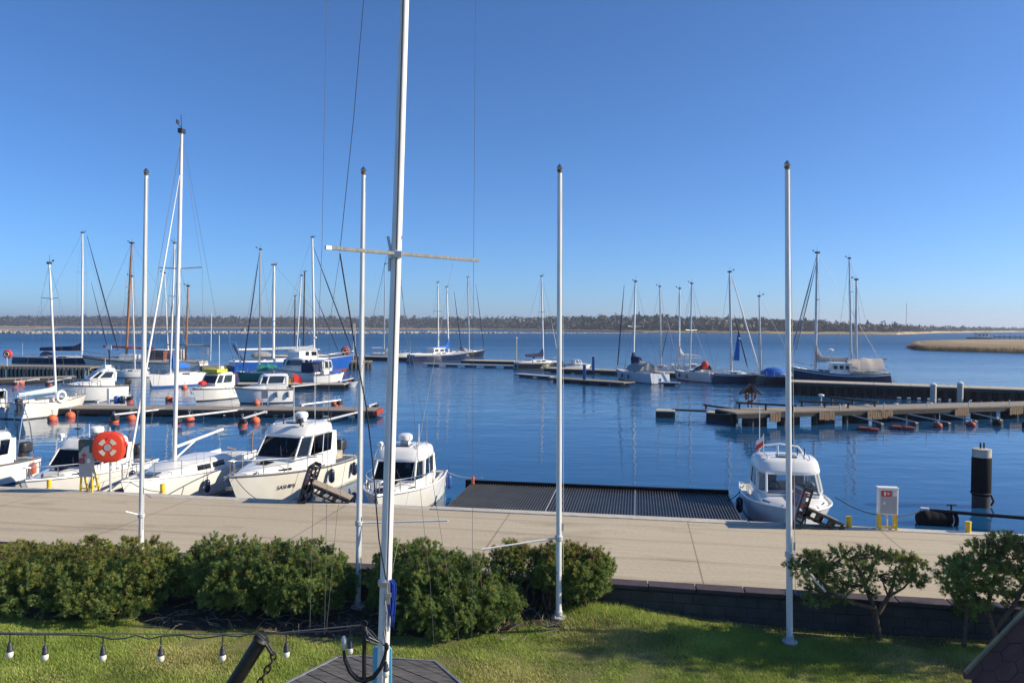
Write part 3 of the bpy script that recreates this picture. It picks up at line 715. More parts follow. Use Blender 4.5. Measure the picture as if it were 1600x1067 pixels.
# ---------------------------------------------------------------- sailing boats
def sailboat(label, stern, bow, beam=None, fb=1.15, fs=.85, hull='gel', stripe=None, anti='dark_anti', deck='nonskid',
             masts=(), cabin=(.30, .68, .42), windows=True, rig=.028, jib=(), cover=None, canopy=None, hood=None, wheelhouse=None,
             rails=True, outb=False, near=False, world_=None, fenders=(), group='sailing boats in the marina', trans=.62, name='sailing_boat',
             antenna=(), extra=None, boot=None, hk=None):
    if world_: c, rz, L = world_
    else: c, rz, L = frame_from_px(stern, bow)
    B = beam or max(2.0, L * .31)
    root = thing(name, label, 'sailboat', c, rz, group)
    loc = Local(c, rz)
    kw = dict(trans=trans, rake=L * .07, flare=.35, mid=.42, full=2.0, tr=-.25, sag=fb * .09); kw.update(hk or {})
    h = Hull(L, B, fb, fs, **kw)
    mats = [hull, anti, stripe or hull, boot or anti]
    h.shell([(0, 1), (.17 if boot else .09, 3), (.86, 0), (.93, 2 if stripe else 0), (2, 0)]).build('hull', mats, root)
    h.deck().build('deck', deck, root)
    mb = MB()
    for sd in (1, -1): mb.tube(h.edge(sd, .02, .02), .03, 6)
    mb.build('toe_rail', 'alu' if hull != 'gel_warm' else 'brown_wood', root)
    ca, cf, ch = cabin                                         # coachroof from station ca to cf, ch high
    xa, xf = L * (ca - .5), L * (cf - .5); K = 8; rings = []
    for i in range(K + 1):
        u = i / K; x = xa + (xf - xa) * u; t = h.t_of(x); w = min(h.hb(t) - .22, B * .36) * (1 - .35 * u ** 3); w = max(w, .15)
        hh = ch * (1 - .75 * max(0, u - .62) / .38) if u > .62 else ch
        z = h.zs(t) - .05
        rings.append([V((x, w, z)), V((x, w * .93, z + hh * .85)), V((x, w * .7, z + hh)), V((x, 0, z + hh * 1.1)), V((x, -w * .7, z + hh)), V((x, -w * .93, z + hh * .85)), V((x, -w, z))])
    mb = MB(); mb.loft(rings, c0=True, c1=True); mb.build('coachroof', 'gel' if hull != 'gel_warm' else 'gel_warm', root)
    if windows:
        for sd, k in ((1, 0), (-1, 5)):
            for (a, b) in ((1, 3), (3, 5)) if L > 7.5 else ((1, 4),):
                mb = MB(); r = []
                for i in range(a, b + 1):
                    p0, p1 = (rings[i][0], rings[i][1]) if sd == 1 else (rings[i][6], rings[i][5])
                    s0 = a + .15 if i == a else (b - .15 if i == b else i)
                    off = V((0, sd * .012, 0)); sh = V(((xf - xa) / K * (s0 - i), 0, 0))
                    r.append([p0.lerp(p1, .35) + off + sh, p0.lerp(p1, .85) + off + sh])
                mb.loft(r); mb.build('cabin_window', 'win_dark', root)
    # cockpit: a well with coamings
    xc = L * -.46; wz = h.zs(.1) - .02; wc = min(B * .28, h.hb(.08) * .7)
    for sd in (1, -1): mb = MB(); mb.box(((xa + xc) / 2, sd * (wc + .06), wz + .09), (abs(xa - xc), .12, .22)); mb.build('cockpit_coaming', 'gel', root, bevel=.03)
    mb = MB(); mb.box(((xa + xc) / 2, 0, wz + .012), (abs(xa - xc), wc * 2, .012)); mb.build('cockpit_sole', 'plastic_dark' if near else 'seat', root)
    # tiller / wheel
    mb = MB(); mb.tube([(L * -.44, 0, wz + .2), (L * -.33, .05, wz + .45)], .025, 6); mb.build('tiller', 'spar_wood', root)
    mb = MB(); mb.box((-L * .5 - .14, 0, .15), (.3, .06, 1.1)); mb.build('rudder', hull, root, bevel=.02)
    for mi, ms in enumerate(masts):
        bx, tx, ty = ms['b'], ms['top'][0], ms['top'][1]
        x0 = x_at_px(loc, bx, -L * .42, L * .42, fb + .5)
        t = h.t_of(x0); z0 = h.zs(t) - .1
        base = V((x0, 0, z0)); wb = loc.w(base)
        tp = loc.inv(PD(tx, ty, wb.y)); H_ = tp.z - z0
        r = ms.get('r', .075); m = ms.get('m', 'mast_white')
        mb = MB(); mb.tube([base, base.lerp(tp, .5), base.lerp(tp, .85), tp], [r, r, r * .9, r * .65], 10)
        mast = mb.build('mast', m, root)
        mb = MB(); mb.tube([tp, tp + V((.05, 0, .55))], .012, 5); mb.tube([tp + V((0, 0, .06)), tp + V((.42, .12, .1))], .012, 5); mb.box(tp + V((.45, .13, .16)), (.16, .03, .14)); mb.box(tp + V((0, 0, -.05)), (r * 3.4, r * 2.2, .16))
        mb.build('mast_head', 'plastic_dark', mast)
        sp_ends = []
        for q in ms.get('spr', (.62,)):
            c_ = base.lerp(tp, q); w = ms.get('sw', B * .33)
            mb = MB(); mb.tube([c_ + V((-.1, w, .06)), c_, c_ + V((-.1, -w, .06))], max(.022, r * .3), 6); mb.build('spreader', 'alu' if m != 'spar_wood' else m, mast)
            sp_ends.append((c_ + V((-.1, w, .06)), c_ + V((-.1, -w, .06))))
        mb = MB(); rw = rig * .5
        cp = h.hb(t) - .08
        bowp = V((L * .49, 0, h.zs(1))); stp = V((-L * .49, 0, h.zs(0)))
        if mi == 0:
            mb.tube([tp, bowp], rw, 4)
        if ms.get('back', True): mb.tube([tp, stp], rw, 4)
        for k, sd in enumerate((1, -1)):
            ch_ = V((x0 - .15, sd * cp, h.zs(t)))
            if sp_ends: mb.tube([tp.lerp(base, .02)] + [se[k] for se in sp_ends[::-1]] + [ch_], rw, 4); mb.tube([base.lerp(tp, ms.get('spr', (.62,))[0]), ch_ + V((.4, 0, 0))], rw, 4)
            else: mb.tube([tp.lerp(base, .1), ch_], rw, 4)
        mb.build('rigging', 'wire', root)
        if ms.get('boom'):
            bl, bz, ba = ms['boom']                              # length aft (negative forward), height above deck, end rise
            g0 = base + V((-.1, 0, bz)); g1 = g0 + V((-bl, 0, ba))
            mb = MB(); mb.tube([g0, g1], r * .75, 8); mb.build('boom', ms.get('bm', m), root)
            if ms.get('cover'):
                cm, up = ms['cover']; mb = MB(); rg = []; n = 12
                for i in range(n + 1):
                    u = i / n; cc = g0.lerp(g1, u * .97); hh = (.34 - .14 * u) * ms.get('ck', 1.0)
                    if u < .2: hh += up * (1 - u / .2) ** 1.5
                    ww = (.15 - .05 * u) * ms.get('ck', 1.0); wv = .02 * math.sin(i * 2.3)
                    rg.append([cc + V((0, 0, -.1)), cc + V((0, ww * .9, -.02 + wv)), cc + V((0, ww, hh * .45)), cc + V((0, ww * .4, hh + wv)), cc + V((0, -ww * .4, hh)), cc + V((0, -ww, hh * .45 + wv)), cc + V((0, -ww * .9, -.02))])
                mb.loft(rg, True, True, True); mb.build('sail_cover', cm, root)
        if ms.get('radar'):
            c_ = base.lerp(tp, ms['radar']) + V((.28, 0, 0)); mb = MB(); mb.lathe([(.05, -.14), (.24, -.12), (.27, 0), (.22, .1), (.05, .13)], c_, 14); mb.box(c_ + V((-.18, 0, -.15)), (.3, .12, .06)); mb.build('radar_dome', 'white_paint', mast)
    for (fx, fy, tx2, ty2, m, r) in jib:                        # a rolled sail seen between two pixels (foot, head)
        xj = x_at_px(loc, fx, -L * .5, L * .5, fb) ; y_ = loc.w((xj, 0, 0)).y
        a = loc.inv(PD(fx, fy, y_)); b = loc.inv(PD(tx2, ty2, y_)); a.y *= .2; b.y *= .2
        if near: a = V((L * .46, 0, h.zs(1) + .1)); k_ = (b.z - base.z) / (tp.z - base.z); b = base.lerp(tp, k_) + V((r * 2, 0, 0))
        mb = MB(); mb.tube([a, a.lerp(b, .12), a.lerp(b, .6), b], [r * .6, r * 1.1, r, r * .35], 7); mb.build('furled_sail', m, root)
    if rails:
        rail(h, root, .74, 1.0, .6, r=.016 if near else .022, nst=3, mids=near)
        mb = MB()
        for sd in (1, -1):
            mb.tube(h.edge(sd, .08, .58, .02, .74), .006 if near else .012, 4); mb.tube(h.edge(sd, .08, .3, .02, .74), .005 if near else .01, 4)
            for q in (.04, .22, .4, .57): e = h.edge(sd, .08, 0, q, q + .01, 1)[0]; mb.tube([e, e + V((0, 0, .6))], .012 if near else .018, 5)
        e0, e1 = h.edge(1, .08, .62, .0, .01, 1)[0], h.edge(-1, .08, .62, 0, .01, 1)[0]; mb.tube([e0, e0 + V((-.05, -.3, 0)), e1 + V((-.05, .3, 0)), e1], .016, 5)
        mb.build('guard_rail', 'steel', root)
    if hood:                                                    # spray hood over the companionway
        mb = MB(); w = min(B * .36, h.hb(h.t_of(xa)) - .15); z = h.zs(h.t_of(xa)) + ch * .7; rg = []
        for i in range(5):
            x = xa - .5 + 1.3 * i / 4; hh = .75 * math.sqrt(max(.03, 1 - (i / 4) ** 2))
            rg.append([(x, w * math.cos(a), z + hh * math.sin(a)) for a in [math.pi * k / 8 for k in range(9)]])
        mb.loft(rg, c1=True); mb.build('spray_hood', hood, root)
    if canopy:                                                  # boom tent: (material, aft station, fore station, height)
        cm, a, b, hh = canopy; mb = MB(); rg = []
        for i in range(9):
            t = a + (b - a) * i / 8; x = L * (t - .5); w = h.hb(t) * .92; z = h.zs(t) + .35 + .05 * math.sin(i * 2.1); hz = z + hh * (1 - .12 * abs(i - 4) / 4) - .06 * (i % 2)
            rg.append([(x, w, z), (x, w * .8, z + (hz - z) * .45), (x, w * .12, hz), (x, -w * .12, hz), (x, -w * .8, z + (hz - z) * .42), (x, -w, z)])
        mb.loft(rg, c0=True, c1=True); mb.build('canopy', cm, root)
    if wheelhouse:                                              # (material, aft, fore, height, window count)
        wm, a, b, hh, nw = wheelhouse; x0, x1 = L * (a - .5), L * (b - .5); t = (a + b) / 2; w = min(B * .33, h.hb(t) - .25); z = h.zs(t) - .05
        mb = MB(); mb.loft([[(x0, w, z), (x1, w, z), (x1, -w, z), (x0, -w, z)], [(x0, w * .93, z + hh), (x1 - hh * .2, w * .93, z + hh), (x1 - hh * .2, -w * .93, z + hh), (x0, -w * .93, z + hh)]], True, True, True)
        wh = mb.build('wheelhouse', wm, root, bevel=.04)
        mb = MB(); mb.box(((x0 + x1) / 2 - .1, 0, z + hh + .05), (x1 - x0 + .3, w * 2.05, .1)); mb.build('roof', 'gel', wh, bevel=.03)
        for sd in (1, -1):
            for k in range(nw):
                xx = x0 + (x1 - hh * .15 - x0) * (k + .5) / nw; ww = (x1 - x0) / nw * .62
                mb = MB(); mb.box((xx, sd * (w * .955 + .012), z + hh * .66), (ww, .02, hh * .36)); mb.build('window', 'win_dark', wh)
        mb = MB(); mb.add([(x1 - hh * .09 + .015, w * .8, z + hh * .5), (x1 - hh * .17 + .015, w * .8, z + hh * .88), (x1 - hh * .17 + .015, -w * .8, z + hh * .88), (x1 - hh * .09 + .015, -w * .8, z + hh * .5)], [(0, 1, 2, 3)]); mb.build('window', 'win_dark', wh)
    if outb: outboard(root, -L * .5, -.35, h.zs(0) - .15, 1.0)
    for (t, sd, m) in fenders: e = h.edge(sd, -.1, -.45, t, t + .01, 1)[0]; fender(root, e.x, e.y, e.z, m)
    for (t, y, hh) in antenna: mb = MB(); mb.tube([(L * (t - .5), y, h.zs(t)), (L * (t - .5), y, h.zs(t) + hh)], .014, 5); mb.build('antenna', 'white_paint', root)
    if extra: extra(root, h, loc)
    return root, h, loc

# ---------------------------------------------------------------- motor boats with a wheelhouse
def motorboat(label, c, rz, L, B, fb, fs, house, near=False, hull='gel', deck='nonskid', anti='dark_anti', stripe=None, glass='win_dark', trunk=.26,
              roof_h=.2, rails=.42, radar=None, items=(), outb=1, group='motor boats in the marina', fenders=(), hatch=True, extra=None, boot=None, roofm='gel', hk=None, strake='strake', aft_open=False, cat='motorboat'):
    """house = (aft x/L, sill front x/L, half width, sill z, window head z, windscreen rake)"""
    root = thing('motor_boat', label, cat, c, rz, group); loc = Local(c, rz)
    kw = dict(trans=.86, rake=L * .10, flare=.5, mid=.38, full=2.4, tr=.05); kw.update(hk or {})
    h = Hull(L, B, fb, fs, **kw)
    h.shell([(0, 1), (.1, 3), (.72, 0), (.86, 2 if stripe else 0), (2, 0)]).build('hull', [hull, anti, stripe or hull, boot or anti], root)
    a, f, w, zsill, zhead, rk = house; xa, xf = L * (a - .5), L * (f - .5); tc = .40
    mb = h.deck(tc, .05, .05); n0 = 10
    # side decks, cockpit lining and sole
    for sd in (1, -1):
        rg = []
        for i in range(n0 + 1):
            t = tc * i / n0; x = L * (t - .5); e = h.hb(t) * .985; z = h.zs(t) - .05
            rg.append([(x, sd * e, z), (x, sd * (e - .20), z + .01), (x, sd * (e - .22), .36)])
        mb.loft(rg)
    mb.box((-L * .5 + .12, 0, h.zs(0) - .32), (.2, h.hb(0) * 1.94, .56))
    mb.build('deck', deck, root)
    mb = MB(); mb.box((L * (tc / 2 - .5), 0, .34), (L * tc, B * .78, .03)); mb.build('cockpit_sole', 'seat', root)
    mb = MB()
    for sd in (1, -1): mb.tube(h.edge(sd, -.012, -.02), .035 if near else .045, 8)
    mb.build('rubbing_strake', strake, root)
    # raised foredeck trunk
    K = 9; rings = []; x_end = L * .40
    for i in range(K + 1):
        u = i / K; x = xf - .5 + (x_end - xf + .5) * u; t = h.t_of(x); ww = min(w * 1.02, h.hb(t) - .16); ww = max(.10, ww * (1 - .2 * u ** 2)); z = h.zs(t) - .06
        hh = max(.03, (zsill - z + .02) if u < .12 else min(trunk, zsill - z + .02) * (1 - .75 * u ** 1.8))
        rings.append([V((x, ww, z)), V((x, ww * .95, z + hh * .7)), V((x, ww * .78, z + hh * .97)), V((x, 0, z + hh * 1.08)), V((x, -ww * .78, z + hh * .97)), V((x, -ww * .95, z + hh * .7)), V((x, -ww, z))])
    mb = MB(); mb.loft(rings, c0=True, c1=True); tk = mb.build('foredeck_trunk', 'gel', root)
    if hatch:
        q = rings[4][3]; q2 = rings[5][3]; d = (q2 - q).normalized(); up = V((-d.z, 0, d.x))
        mb = MB(); mb.box(q + up * .03, (.48, .48, .03), rot=Matrix((d, V((0, 1, 0)), up)).transposed()); mb.build('hatch', 'win_dark', tk, bevel=.01)
        if near:
            for sd in (1, -1):
                p0, p1 = rings[3][0 if sd == 1 else 6], rings[3][1 if sd == 1 else 5]; p2, p3 = rings[5][1 if sd == 1 else 5], rings[5][0 if sd == 1 else 6]
                o_ = V((0, sd * .012, .005))
                mb = MB(); mb.add([p0.lerp(p1, .4) + o_, p0.lerp(p1, .85) + o_, p3.lerp(p2, .8) + o_, p3.lerp(p2, .5) + o_], [(0, 1, 2, 3)]); mb.build('side_window', 'win_dark', tk)
    # wheelhouse: ring of six corners, lower wall, pillars, panes, roof
    xb = xf - .34 * w - .25; wf = w * .80
    def ring(z):
        k = (z - zsill) / (zhead - zsill); s_ = -rk * k; ti = 1 - .07 * max(0, k)
        return [V((xa, w * ti, z)), V((xb + s_ * .8, w * ti, z)), V((xf + s_, wf * ti, z)), V((xf + s_, -wf * ti, z)), V((xb + s_ * .8, -w * ti, z)), V((xa, -w * ti, z))]
    zb = h.zs(h.t_of(xa)) - .25
    lo = ring(zsill)
    mb = MB(); bot = [V((p.x, p.y, zb if i in (0, 1, 4, 5) else zb + .1)) for i, p in enumerate(lo)]
    mb.loft([bot, lo], True)
    hs = mb.build('wheelhouse', 'gel', root)
    hi = ring(zhead)
    mb = MB(); pr = .035 if near else .05
    for i in range(6): mb.tube([lo[i], hi[i]], pr * (1.5 if i in (1, 4) else 1.1), 6)
    # aft quarter panel sloping like a fin
    for sd in (0, 5):
        p, q = lo[sd], hi[sd]; s2 = 1 if sd == 0 else -1
        mb.prism([p + V((-.12, 0, -.3)), p + V((.34, 0, 0)), q + V((.10, 0, 0)), q + V((-.2, 0, 0))], V((0, -s2 * .05, 0)))
    mb.tube(lo[:], pr, 6, closed=False); mb.tube(hi[:], pr, 6)
    mb.build('pillars', 'gel', hs)
    for nm, i, j in (('side_window', 0, 1), ('quarter_window', 1, 2), ('windscreen', 2, 3), ('quarter_window', 3, 4), ('side_window', 4, 5)):
        p, q, r_, s_ = lo[i], lo[j], hi[j], hi[i]
        e0 = .2 if (nm == 'side_window' and i == 0) else .03; e1 = .8 if (nm == 'side_window' and j == 5) else .97
        mb = MB(); mb.add([p.lerp(q, e0), p.lerp(q, e1), s_.lerp(r_, e1), s_.lerp(r_, max(.03, e0 * .4) if e0 > .1 else e0)], [(0, 1, 2, 3)]); g_ = mb.build(nm, glass, hs)
        if near:
            mb = MB(); cs_ = [p.lerp(q, e0), p.lerp(q, e1), s_.lerp(r_, e1), s_.lerp(r_, max(.03, e0 * .4) if e0 > .1 else e0)]; mb.tube(cs_, .016, 5, closed=True); mb.build('gasket', 'plastic_dark', g_)
        if near and nm != 'quarter_window':
            mb = MB(); c0 = p.lerp(q, .5); c1 = s_.lerp(r_, .5)
            if nm == 'side_window': mb.tube([c0, c1], .018, 5)
            else: n_ = V((.02, 0, .01)); mb.tube([c0 + n_ + V((0, .28, 0)), c0.lerp(c1, .55) + n_ + V((0, .05, 0))], .012, 5); mb.tube([p.lerp(s_, .04) + n_, q.lerp(r_, .04) + n_], .022, 5)
            mb.build('window_bar' if nm == 'side_window' else 'wiper', 'white_paint' if nm == 'side_window' else 'plastic_dark', hs)
    # roof slab with rounded edge and overhang
    ov = .10; cx = (xa + xf - rk) / 2
    outl = [V((p.x, p.y, 0)) for p in ring(zhead)]
    outl = [V((p.x + (ov * .6 if p.x > cx else -ov * 1.9), p.y + (ov if p.y > 0 else -ov), 0)) for p in outl]
    def smooth(pl, n=2):
        for _ in range(n):
            o = []
            for i in range(len(pl)): a_, b_ = pl[i], pl[(i + 1) % len(pl)]; o += [a_.lerp(b_, .22), a_.lerp(b_, .78)]
            pl = o
        return pl
    outl = smooth(outl); ctr = V((cx, 0, 0)); rg = []
    for k, (s_, z) in enumerate(((.97, 0), (1.0, roof_h * .08), (1.005, roof_h * .25), (.975, roof_h * .72), (.93, roof_h * .88), (.84, roof_h * .98), (.4, roof_h * 1.08))):
        rg.append([ctr + (p - ctr) * s_ + V((-rk * .62 * z / roof_h if p.x > cx else 0, 0, zhead + z)) for p in outl])
    mb = MB(); mb.loft(rg, True, True, True); rf = mb.build('roof', roofm, hs, angle=50)
    zr = zhead + roof_h * 1.08
    if near:
        mb = MB(); mb.box((cx + .15, 0, zr - .0), (.55, .62, .035)); mb.build('roof_hatch', 'win_dark', rf, bevel=.012)
        for sd in (1, -1):
            mb = MB(); mb.tube([(xa + .1, sd * w * .72, zr - .04), (xa + .2, sd * w * .72, zr + .05), (xf - rk - .5, sd * w * .66, zr + .05), (xf - rk - .35, sd * w * .66, zr - .05)], .014, 6)
            mb.build('roof_rail', 'steel', rf)
        # inside: helm console, wheel and two seats
        mb = MB(); mb.box((xf - .75, 0, zsill - .16), (.5, w * 1.6, .3)); mb.build('helm_console', 'plastic_dark', hs, bevel=.04)
        for y in (.45 * w, -.45 * w): mb = MB(); mb.box((xa + .75, y, zsill + .15), (.12, .42, .62)); mb.box((xa + .95, y, zsill - .15), (.46, .44, .12)); mb.build('helm_seat', 'seat', hs, bevel=.04)
        mb = MB(); mb.torus((xf - 1.03, -.4 * w, zsill + .04), .17, .015, 18, 6, Matrix.Rotation(math.radians(70), 3, 'Y')); mb.build('steering_wheel', 'plastic_dark', hs)
        mb = MB(); mb.box(((xa + xb) / 2, 0, .5), (xb - xa, w * 1.8, .04)); mb.box((xa + .03, -w * .55, zsill - .3), (.05, w * .75, 1.1)); mb.build('cabin_lining', 'interior', hs)
    if radar == 'dome':
        mb = MB(); z = zr + .16; mb.lathe([(.10, -.06), (.25, -.02), (.27, .07), (.25, .17), (.16, .215), (.03, .22)], (cx - .2, 0, z), 18); mb.box((cx - .2, 0, z - .12), (.3, .3, .14)); mb.build('radar_dome', 'white_paint', rf)
    for it in items:
        k = it[0]; x, y = it[1], it[2]
        if k == 'ant':
            mb = MB(); mb.tube([(x, y, zr - .1), (x, y, zr + it[3])], it[4] if len(it) > 4 else .012, 6); mb.build('antenna', it[5] if len(it) > 5 else 'white_paint', rf)
        elif k == 'lamp':
            mb = MB(); mb.lathe([(.05, -.11), (.09, -.09), (.10, .08), (.08, .1)], (x, y, zr + .13), 12, Matrix.Rotation(math.radians(90), 3, 'Y')); mb.box((x, y, zr + .0), (.06, .06, .12)); mb.build('searchlight', it[3] if len(it) > 3 else 'white_paint', rf)
        elif k == 'pole':
            mb = MB(); mb.tube([(x, y, zr - .1), (x, y, zr + it[3])], .016, 6); mb.lathe([(.03, 0), (.05, .03), (.05, .09), (.02, .12)], (x, y, zr + it[3]), 10); mb.box((x, y, zr + it[3] * .35), (.05, .22, .06)); mb.build('light_mast', it[4], rf)
        elif k == 'box':
            mb = MB(); mb.box((x, y, zr + it[3][2] / 2 - .02), it[3]); mb.build(it[5], it[4], rf, bevel=.03)
        elif k == 'rods':
            mb = MB()
            for q in range(5): yy = -w * .7 + q * w * .35; mb.tube([(xa - .12, yy, zhead + .05), (xa - .2, yy, zr + .28)], .018, 6)
            mb.build('rod_holder', 'plastic_dark', rf)
    if rails: rail(h, root, .46, .985, rails, r=.019 if near else .024, nst=5, mids=False, inset=.09)
    if outb:
        for k in range(outb): outboard(root, -L * .5 + .02, (k - (outb - 1) / 2) * .5, h.zs(0) + .0, 1.15)
    mb = MB(); mb.box((L * .49, 0, fb - .01), (.42, .12, .05)); mb.tube([(L * .49, 0, fb - .02), (L * .53, 0, fb - .1), (L * .5, 0, fb - .42)], .025, 6); mb.box((L * .49, 0, fb - .45), (.05, .26, .12)); mb.build('bow_anchor', 'steel', root)
    mb = MB()
    for sd in (1, -1):
        for t in (.88, .45, .05): e = h.edge(sd, .1, .03, t, t + .01, 1)[0]; mb.box(e, (.2, .04, .05))
    mb.build('cleats', 'steel', root)
    for (t, sd, m) in fenders: e = h.edge(sd, -.12, -.4, t, t + .01, 1)[0]; fender(root, e.x, e.y, e.z, m, .12, .55)
    if extra: extra(root, h, loc, zr)
    return root, h, loc
def mb_px(stern, bow): return frame_from_px(stern, bow)
# ================================================================== THE BOATS BY THE QUAY
def near_frame(bow, back, L):
    d = V((back[0], back[1], 0)).normalized(); b = V((bow[0], bow[1], 0)); return b + d * (L / 2), math.atan2(-d.y, -d.x)
ALONG = (.17, .985)
def hull_text(root, h, t, v, txt, size, m='navy', side=1):
    p = h.pt(t, v, side); a, b = h.pt(t + .05, v, side), h.pt(t - .05, v, side)
    X = (b - a).normalized() * (1 if side == 1 else -1); Y = (h.pt(t, v + .2, side) - h.pt(t, v - .2, side)).normalized(); Z = X.cross(Y).normalized(); Y = Z.cross(X)
    mw = Matrix((X, Y, Z)).transposed().to_4x4(); mw.translation = p + Z * .012
    text_mesh('boat_name', txt, size, m, root, mw, .003)

def x_sashimi(root, h, loc, zr):
    hull_text(root, h, .725, .50, 'SASHIMI', .225)
    e = h.edge(-1, .1, .25, .52, .53, 1)[0]
    lifebuoy(root, e + V((0, -.05, .1)), Matrix.Rotation(math.radians(90), 3, 'X') @ Matrix.Rotation(.5, 3, 'Y'), .22, .07)
    mb = MB(); mb.tube([(-h.L * .42, -.5, h.zs(0)), (-h.L * .42, -.5, h.zs(0) + .75), (-h.L * .42, .5, h.zs(0) + .75), (-h.L * .42, .5, h.zs(0))], .018, 6); mb.build('stern_gantry', 'steel', root)
    mb = MB(); mb.box((-h.L * .36, .35, h.zs(0) + .12), (.7, .5, .34)); mb.build('bait_table', 'pale_wood', root, bevel=.02)
c, rz = near_frame((-9.75, 25.3), (.29, .957), 7.4)
motorboat('large white cabin motorboat with lettered bow and orange lifebuoy moored at the quay', c, rz, 7.4, 2.75, 1.42, 1.0, (.28, .63, 1.06, 1.58, 2.32, .55), near=True, glass='glass_dark',
          trunk=.34, roof_h=.42, radar='dome', rails=.5, fenders=((.42, 1, 'navy'), (.16, 1, 'navy')), hull='gel_warm', boot='grime',
          items=(('ant', -1.0, .5, 1.9), ('ant', -1.2, -.6, 1.4), ('rods', 0, 0), ('lamp', .1, .55, 'plastic_dark'), ('ant', -.1, -.35, .35, .03, 'plastic_dark'), ('ant', -.2, .2, .28, .03, 'plastic_dark')), extra=x_sashimi)

def x_five(root, h, loc, zr):
    mb = MB()
    for y in (-.55, .1): mb.tube([(-h.L * .46, y, h.zs(0)), (-h.L * .46, y + .02, h.zs(0) + .35), (-h.L * .50, y + .14, h.zs(0) + .62)], .03, 6)
    mb.build('rod_holder', 'plastic_dark', root)
    mb = MB(); mb.torus((h.L * .40, 0, h.zs(.9) + .06), .22, .05, 18, 6); mb.build('coiled_rope', 'navy_cloth', root)
c, rz = near_frame((-4.40, 23.95), (.13, .991), 5.7)
motorboat('white cabin motorboat with round radar dome moored beside the dark ramp', c, rz, 5.7, 2.5, 1.10, .85, (.26, .66, .95, 1.17, 1.78, .42), near=True, glass='glass_dark', boot='grime', strake='gel', trunk=.22, roof_h=.42, radar='dome', rails=.40,
          fenders=((.05, 1, 'midblue'),), items=(('lamp', .45, -.62), ('ant', -.5, .55, .75), ('ant', -.9, .75, 1.1, .014, 'steel'), ('ant', -.35, -.55, 1.3), ('ant', -.2, .62, .35)), extra=x_five)

def x_two(root, h, loc, zr):
    mb = MB(); mb.tube([(h.L * .3, .55, h.zs(.8)), (h.L * .42, .3, h.zs(.9) + .12)], .09, 8); mb.build('rolled_cover', 'grey_cloth', root)
c, rz = near_frame((-17.15, 25.9), (.15, .988), 6.0)
motorboat('white motorboat with dark windscreen and roof radar behind the green and grey panel', c, rz, 6.0, 2.5, 1.12, .85, (.27, .66, .98, 1.20, 1.80, .48), strake='gel', boot='grime', near=True, glass='glass_dark', trunk=.26, roof_h=.34, radar='dome', rails=.42,
          items=(('lamp', .45, -.66), ('pole', -.1, -.40, .95, 'plastic_dark'), ('ant', -.1, .1, .55), ('ant', -.3, .35, .3)), fenders=((.35, 1, 'navy'),), extra=x_two)

def x_one(root, h, loc, zr):
    L = h.L; mb = MB(); z = h.zs(0)
    for y in (-.75, .75): mb.tube([(-L * .48, y, z - .1), (-L * .44, y, z + 1.4), (-L * .40, y * .8, z + 2.35)], .022, 6); mb.tube([(-L * .30, y, z - .1), (-L * .38, y * .9, z + 1.8)], .02, 6)
    mb.tube([(-L * .40, -.6, z + 2.35), (-L * .40, .6, z + 2.35)], .022, 6); mb.tube([(-L * .42, -.68, z + 1.9), (-L * .42, .68, z + 1.9)], .018, 6); mb.build('stern_gantry', 'steel', root)
c, rz = near_frame((-22.25, 26.8), (.16, .987), 5.4)
motorboat('white motorboat cut by the left edge with curved side window and shaded bow', c, rz, 5.4, 2.3, 1.18, .86, (.24, .62, .84, 1.22, 1.86, .42), near=True, glass='glass_dark', trunk=.2, roof_h=.30, radar=None, rails=.42,
          items=(('box', -.95, -.2, (.3, .4, .12), 'yellow_cloth', 'roof_bag'), ('ant', -1.0, .55, 1.6, .02), ('ant', -1.0, -.55, 1.4, .02)), fenders=((.12, 1, 'buoy'),), extra=x_one)

def x_six(root, h, loc, zr):
    mb = MB(); mb.tube([(-1.15, -.72, zr - .15), (-1.22, -.72, zr + 1.55)], .014, 6); mb.build('antenna', 'white_paint', root)
    p = V((-1.0, -.60, zr + .0)); mb = MB(); mb.tube([p, p + V((-.05, 0, .62))], .010, 5); st = mb.build('flag_staff', 'white_paint', root)
    for k, m in ((0, 'flag_white'), (1, 'red')):
        mb = MB(); r = []
        for i in range(5):
            u = i / 4; q = p + V((-.04, .03 * math.sin(u * 5) - .22 * u, .58 - .24 * u)); z0, z1 = -.17 * k, -.17 * (k + 1)
            r.append([q + V((0, 0, z0)), q + V((0, 0, z1))])
        mb.loft(r); mb.build('flag', m, st)
    mb = MB()
    for y in (-.8, -.45): mb.tube([(-h.L * .49, y, h.zs(0)), (-h.L * .49, y, h.zs(0) + .42)], .028, 6)
    mb.tube([(-h.L * .49, -.8, h.zs(0) + .18), (-h.L * .49, -.45, h.zs(0) + .18)], .03, 6); mb.build('rod_holder', 'plastic_dark', root)
    mb = MB(); xa = -h.L * .23; mb.tube([(xa, -.78, zr - .08), (xa, -.6, zr + .16), (xa, 0, zr + .24), (xa, .6, zr + .16), (xa, .78, zr - .08)], .03, 8); mb.build('roof_arch', 'white_paint', root)
c, rz = near_frame((8.78, 22.0), (.17, .985), 5.5)
motorboat('white cabin motorboat with clear windscreen and small red and white flag at the quay', c, rz, 5.5, 2.7, 1.12, .82, (.27, .68, 1.02, 1.22, 1.80, .42), near=True, glass='glass', strake='gel', trunk=.24, roof_h=.44, radar=None, rails=None,
          items=(('ant', .0, .0, .25, .05), ('ant', -.35, -.25, .3, .03), ('ant', -.4, .4, .22, .02, 'plastic_dark'), ('ant', -.5, .65, .22, .02, 'plastic_dark')), fenders=((.42, -1, 'navy'),), hull='gel', boot='grime', extra=x_six, hk=dict(full=2.8, flare=.62))

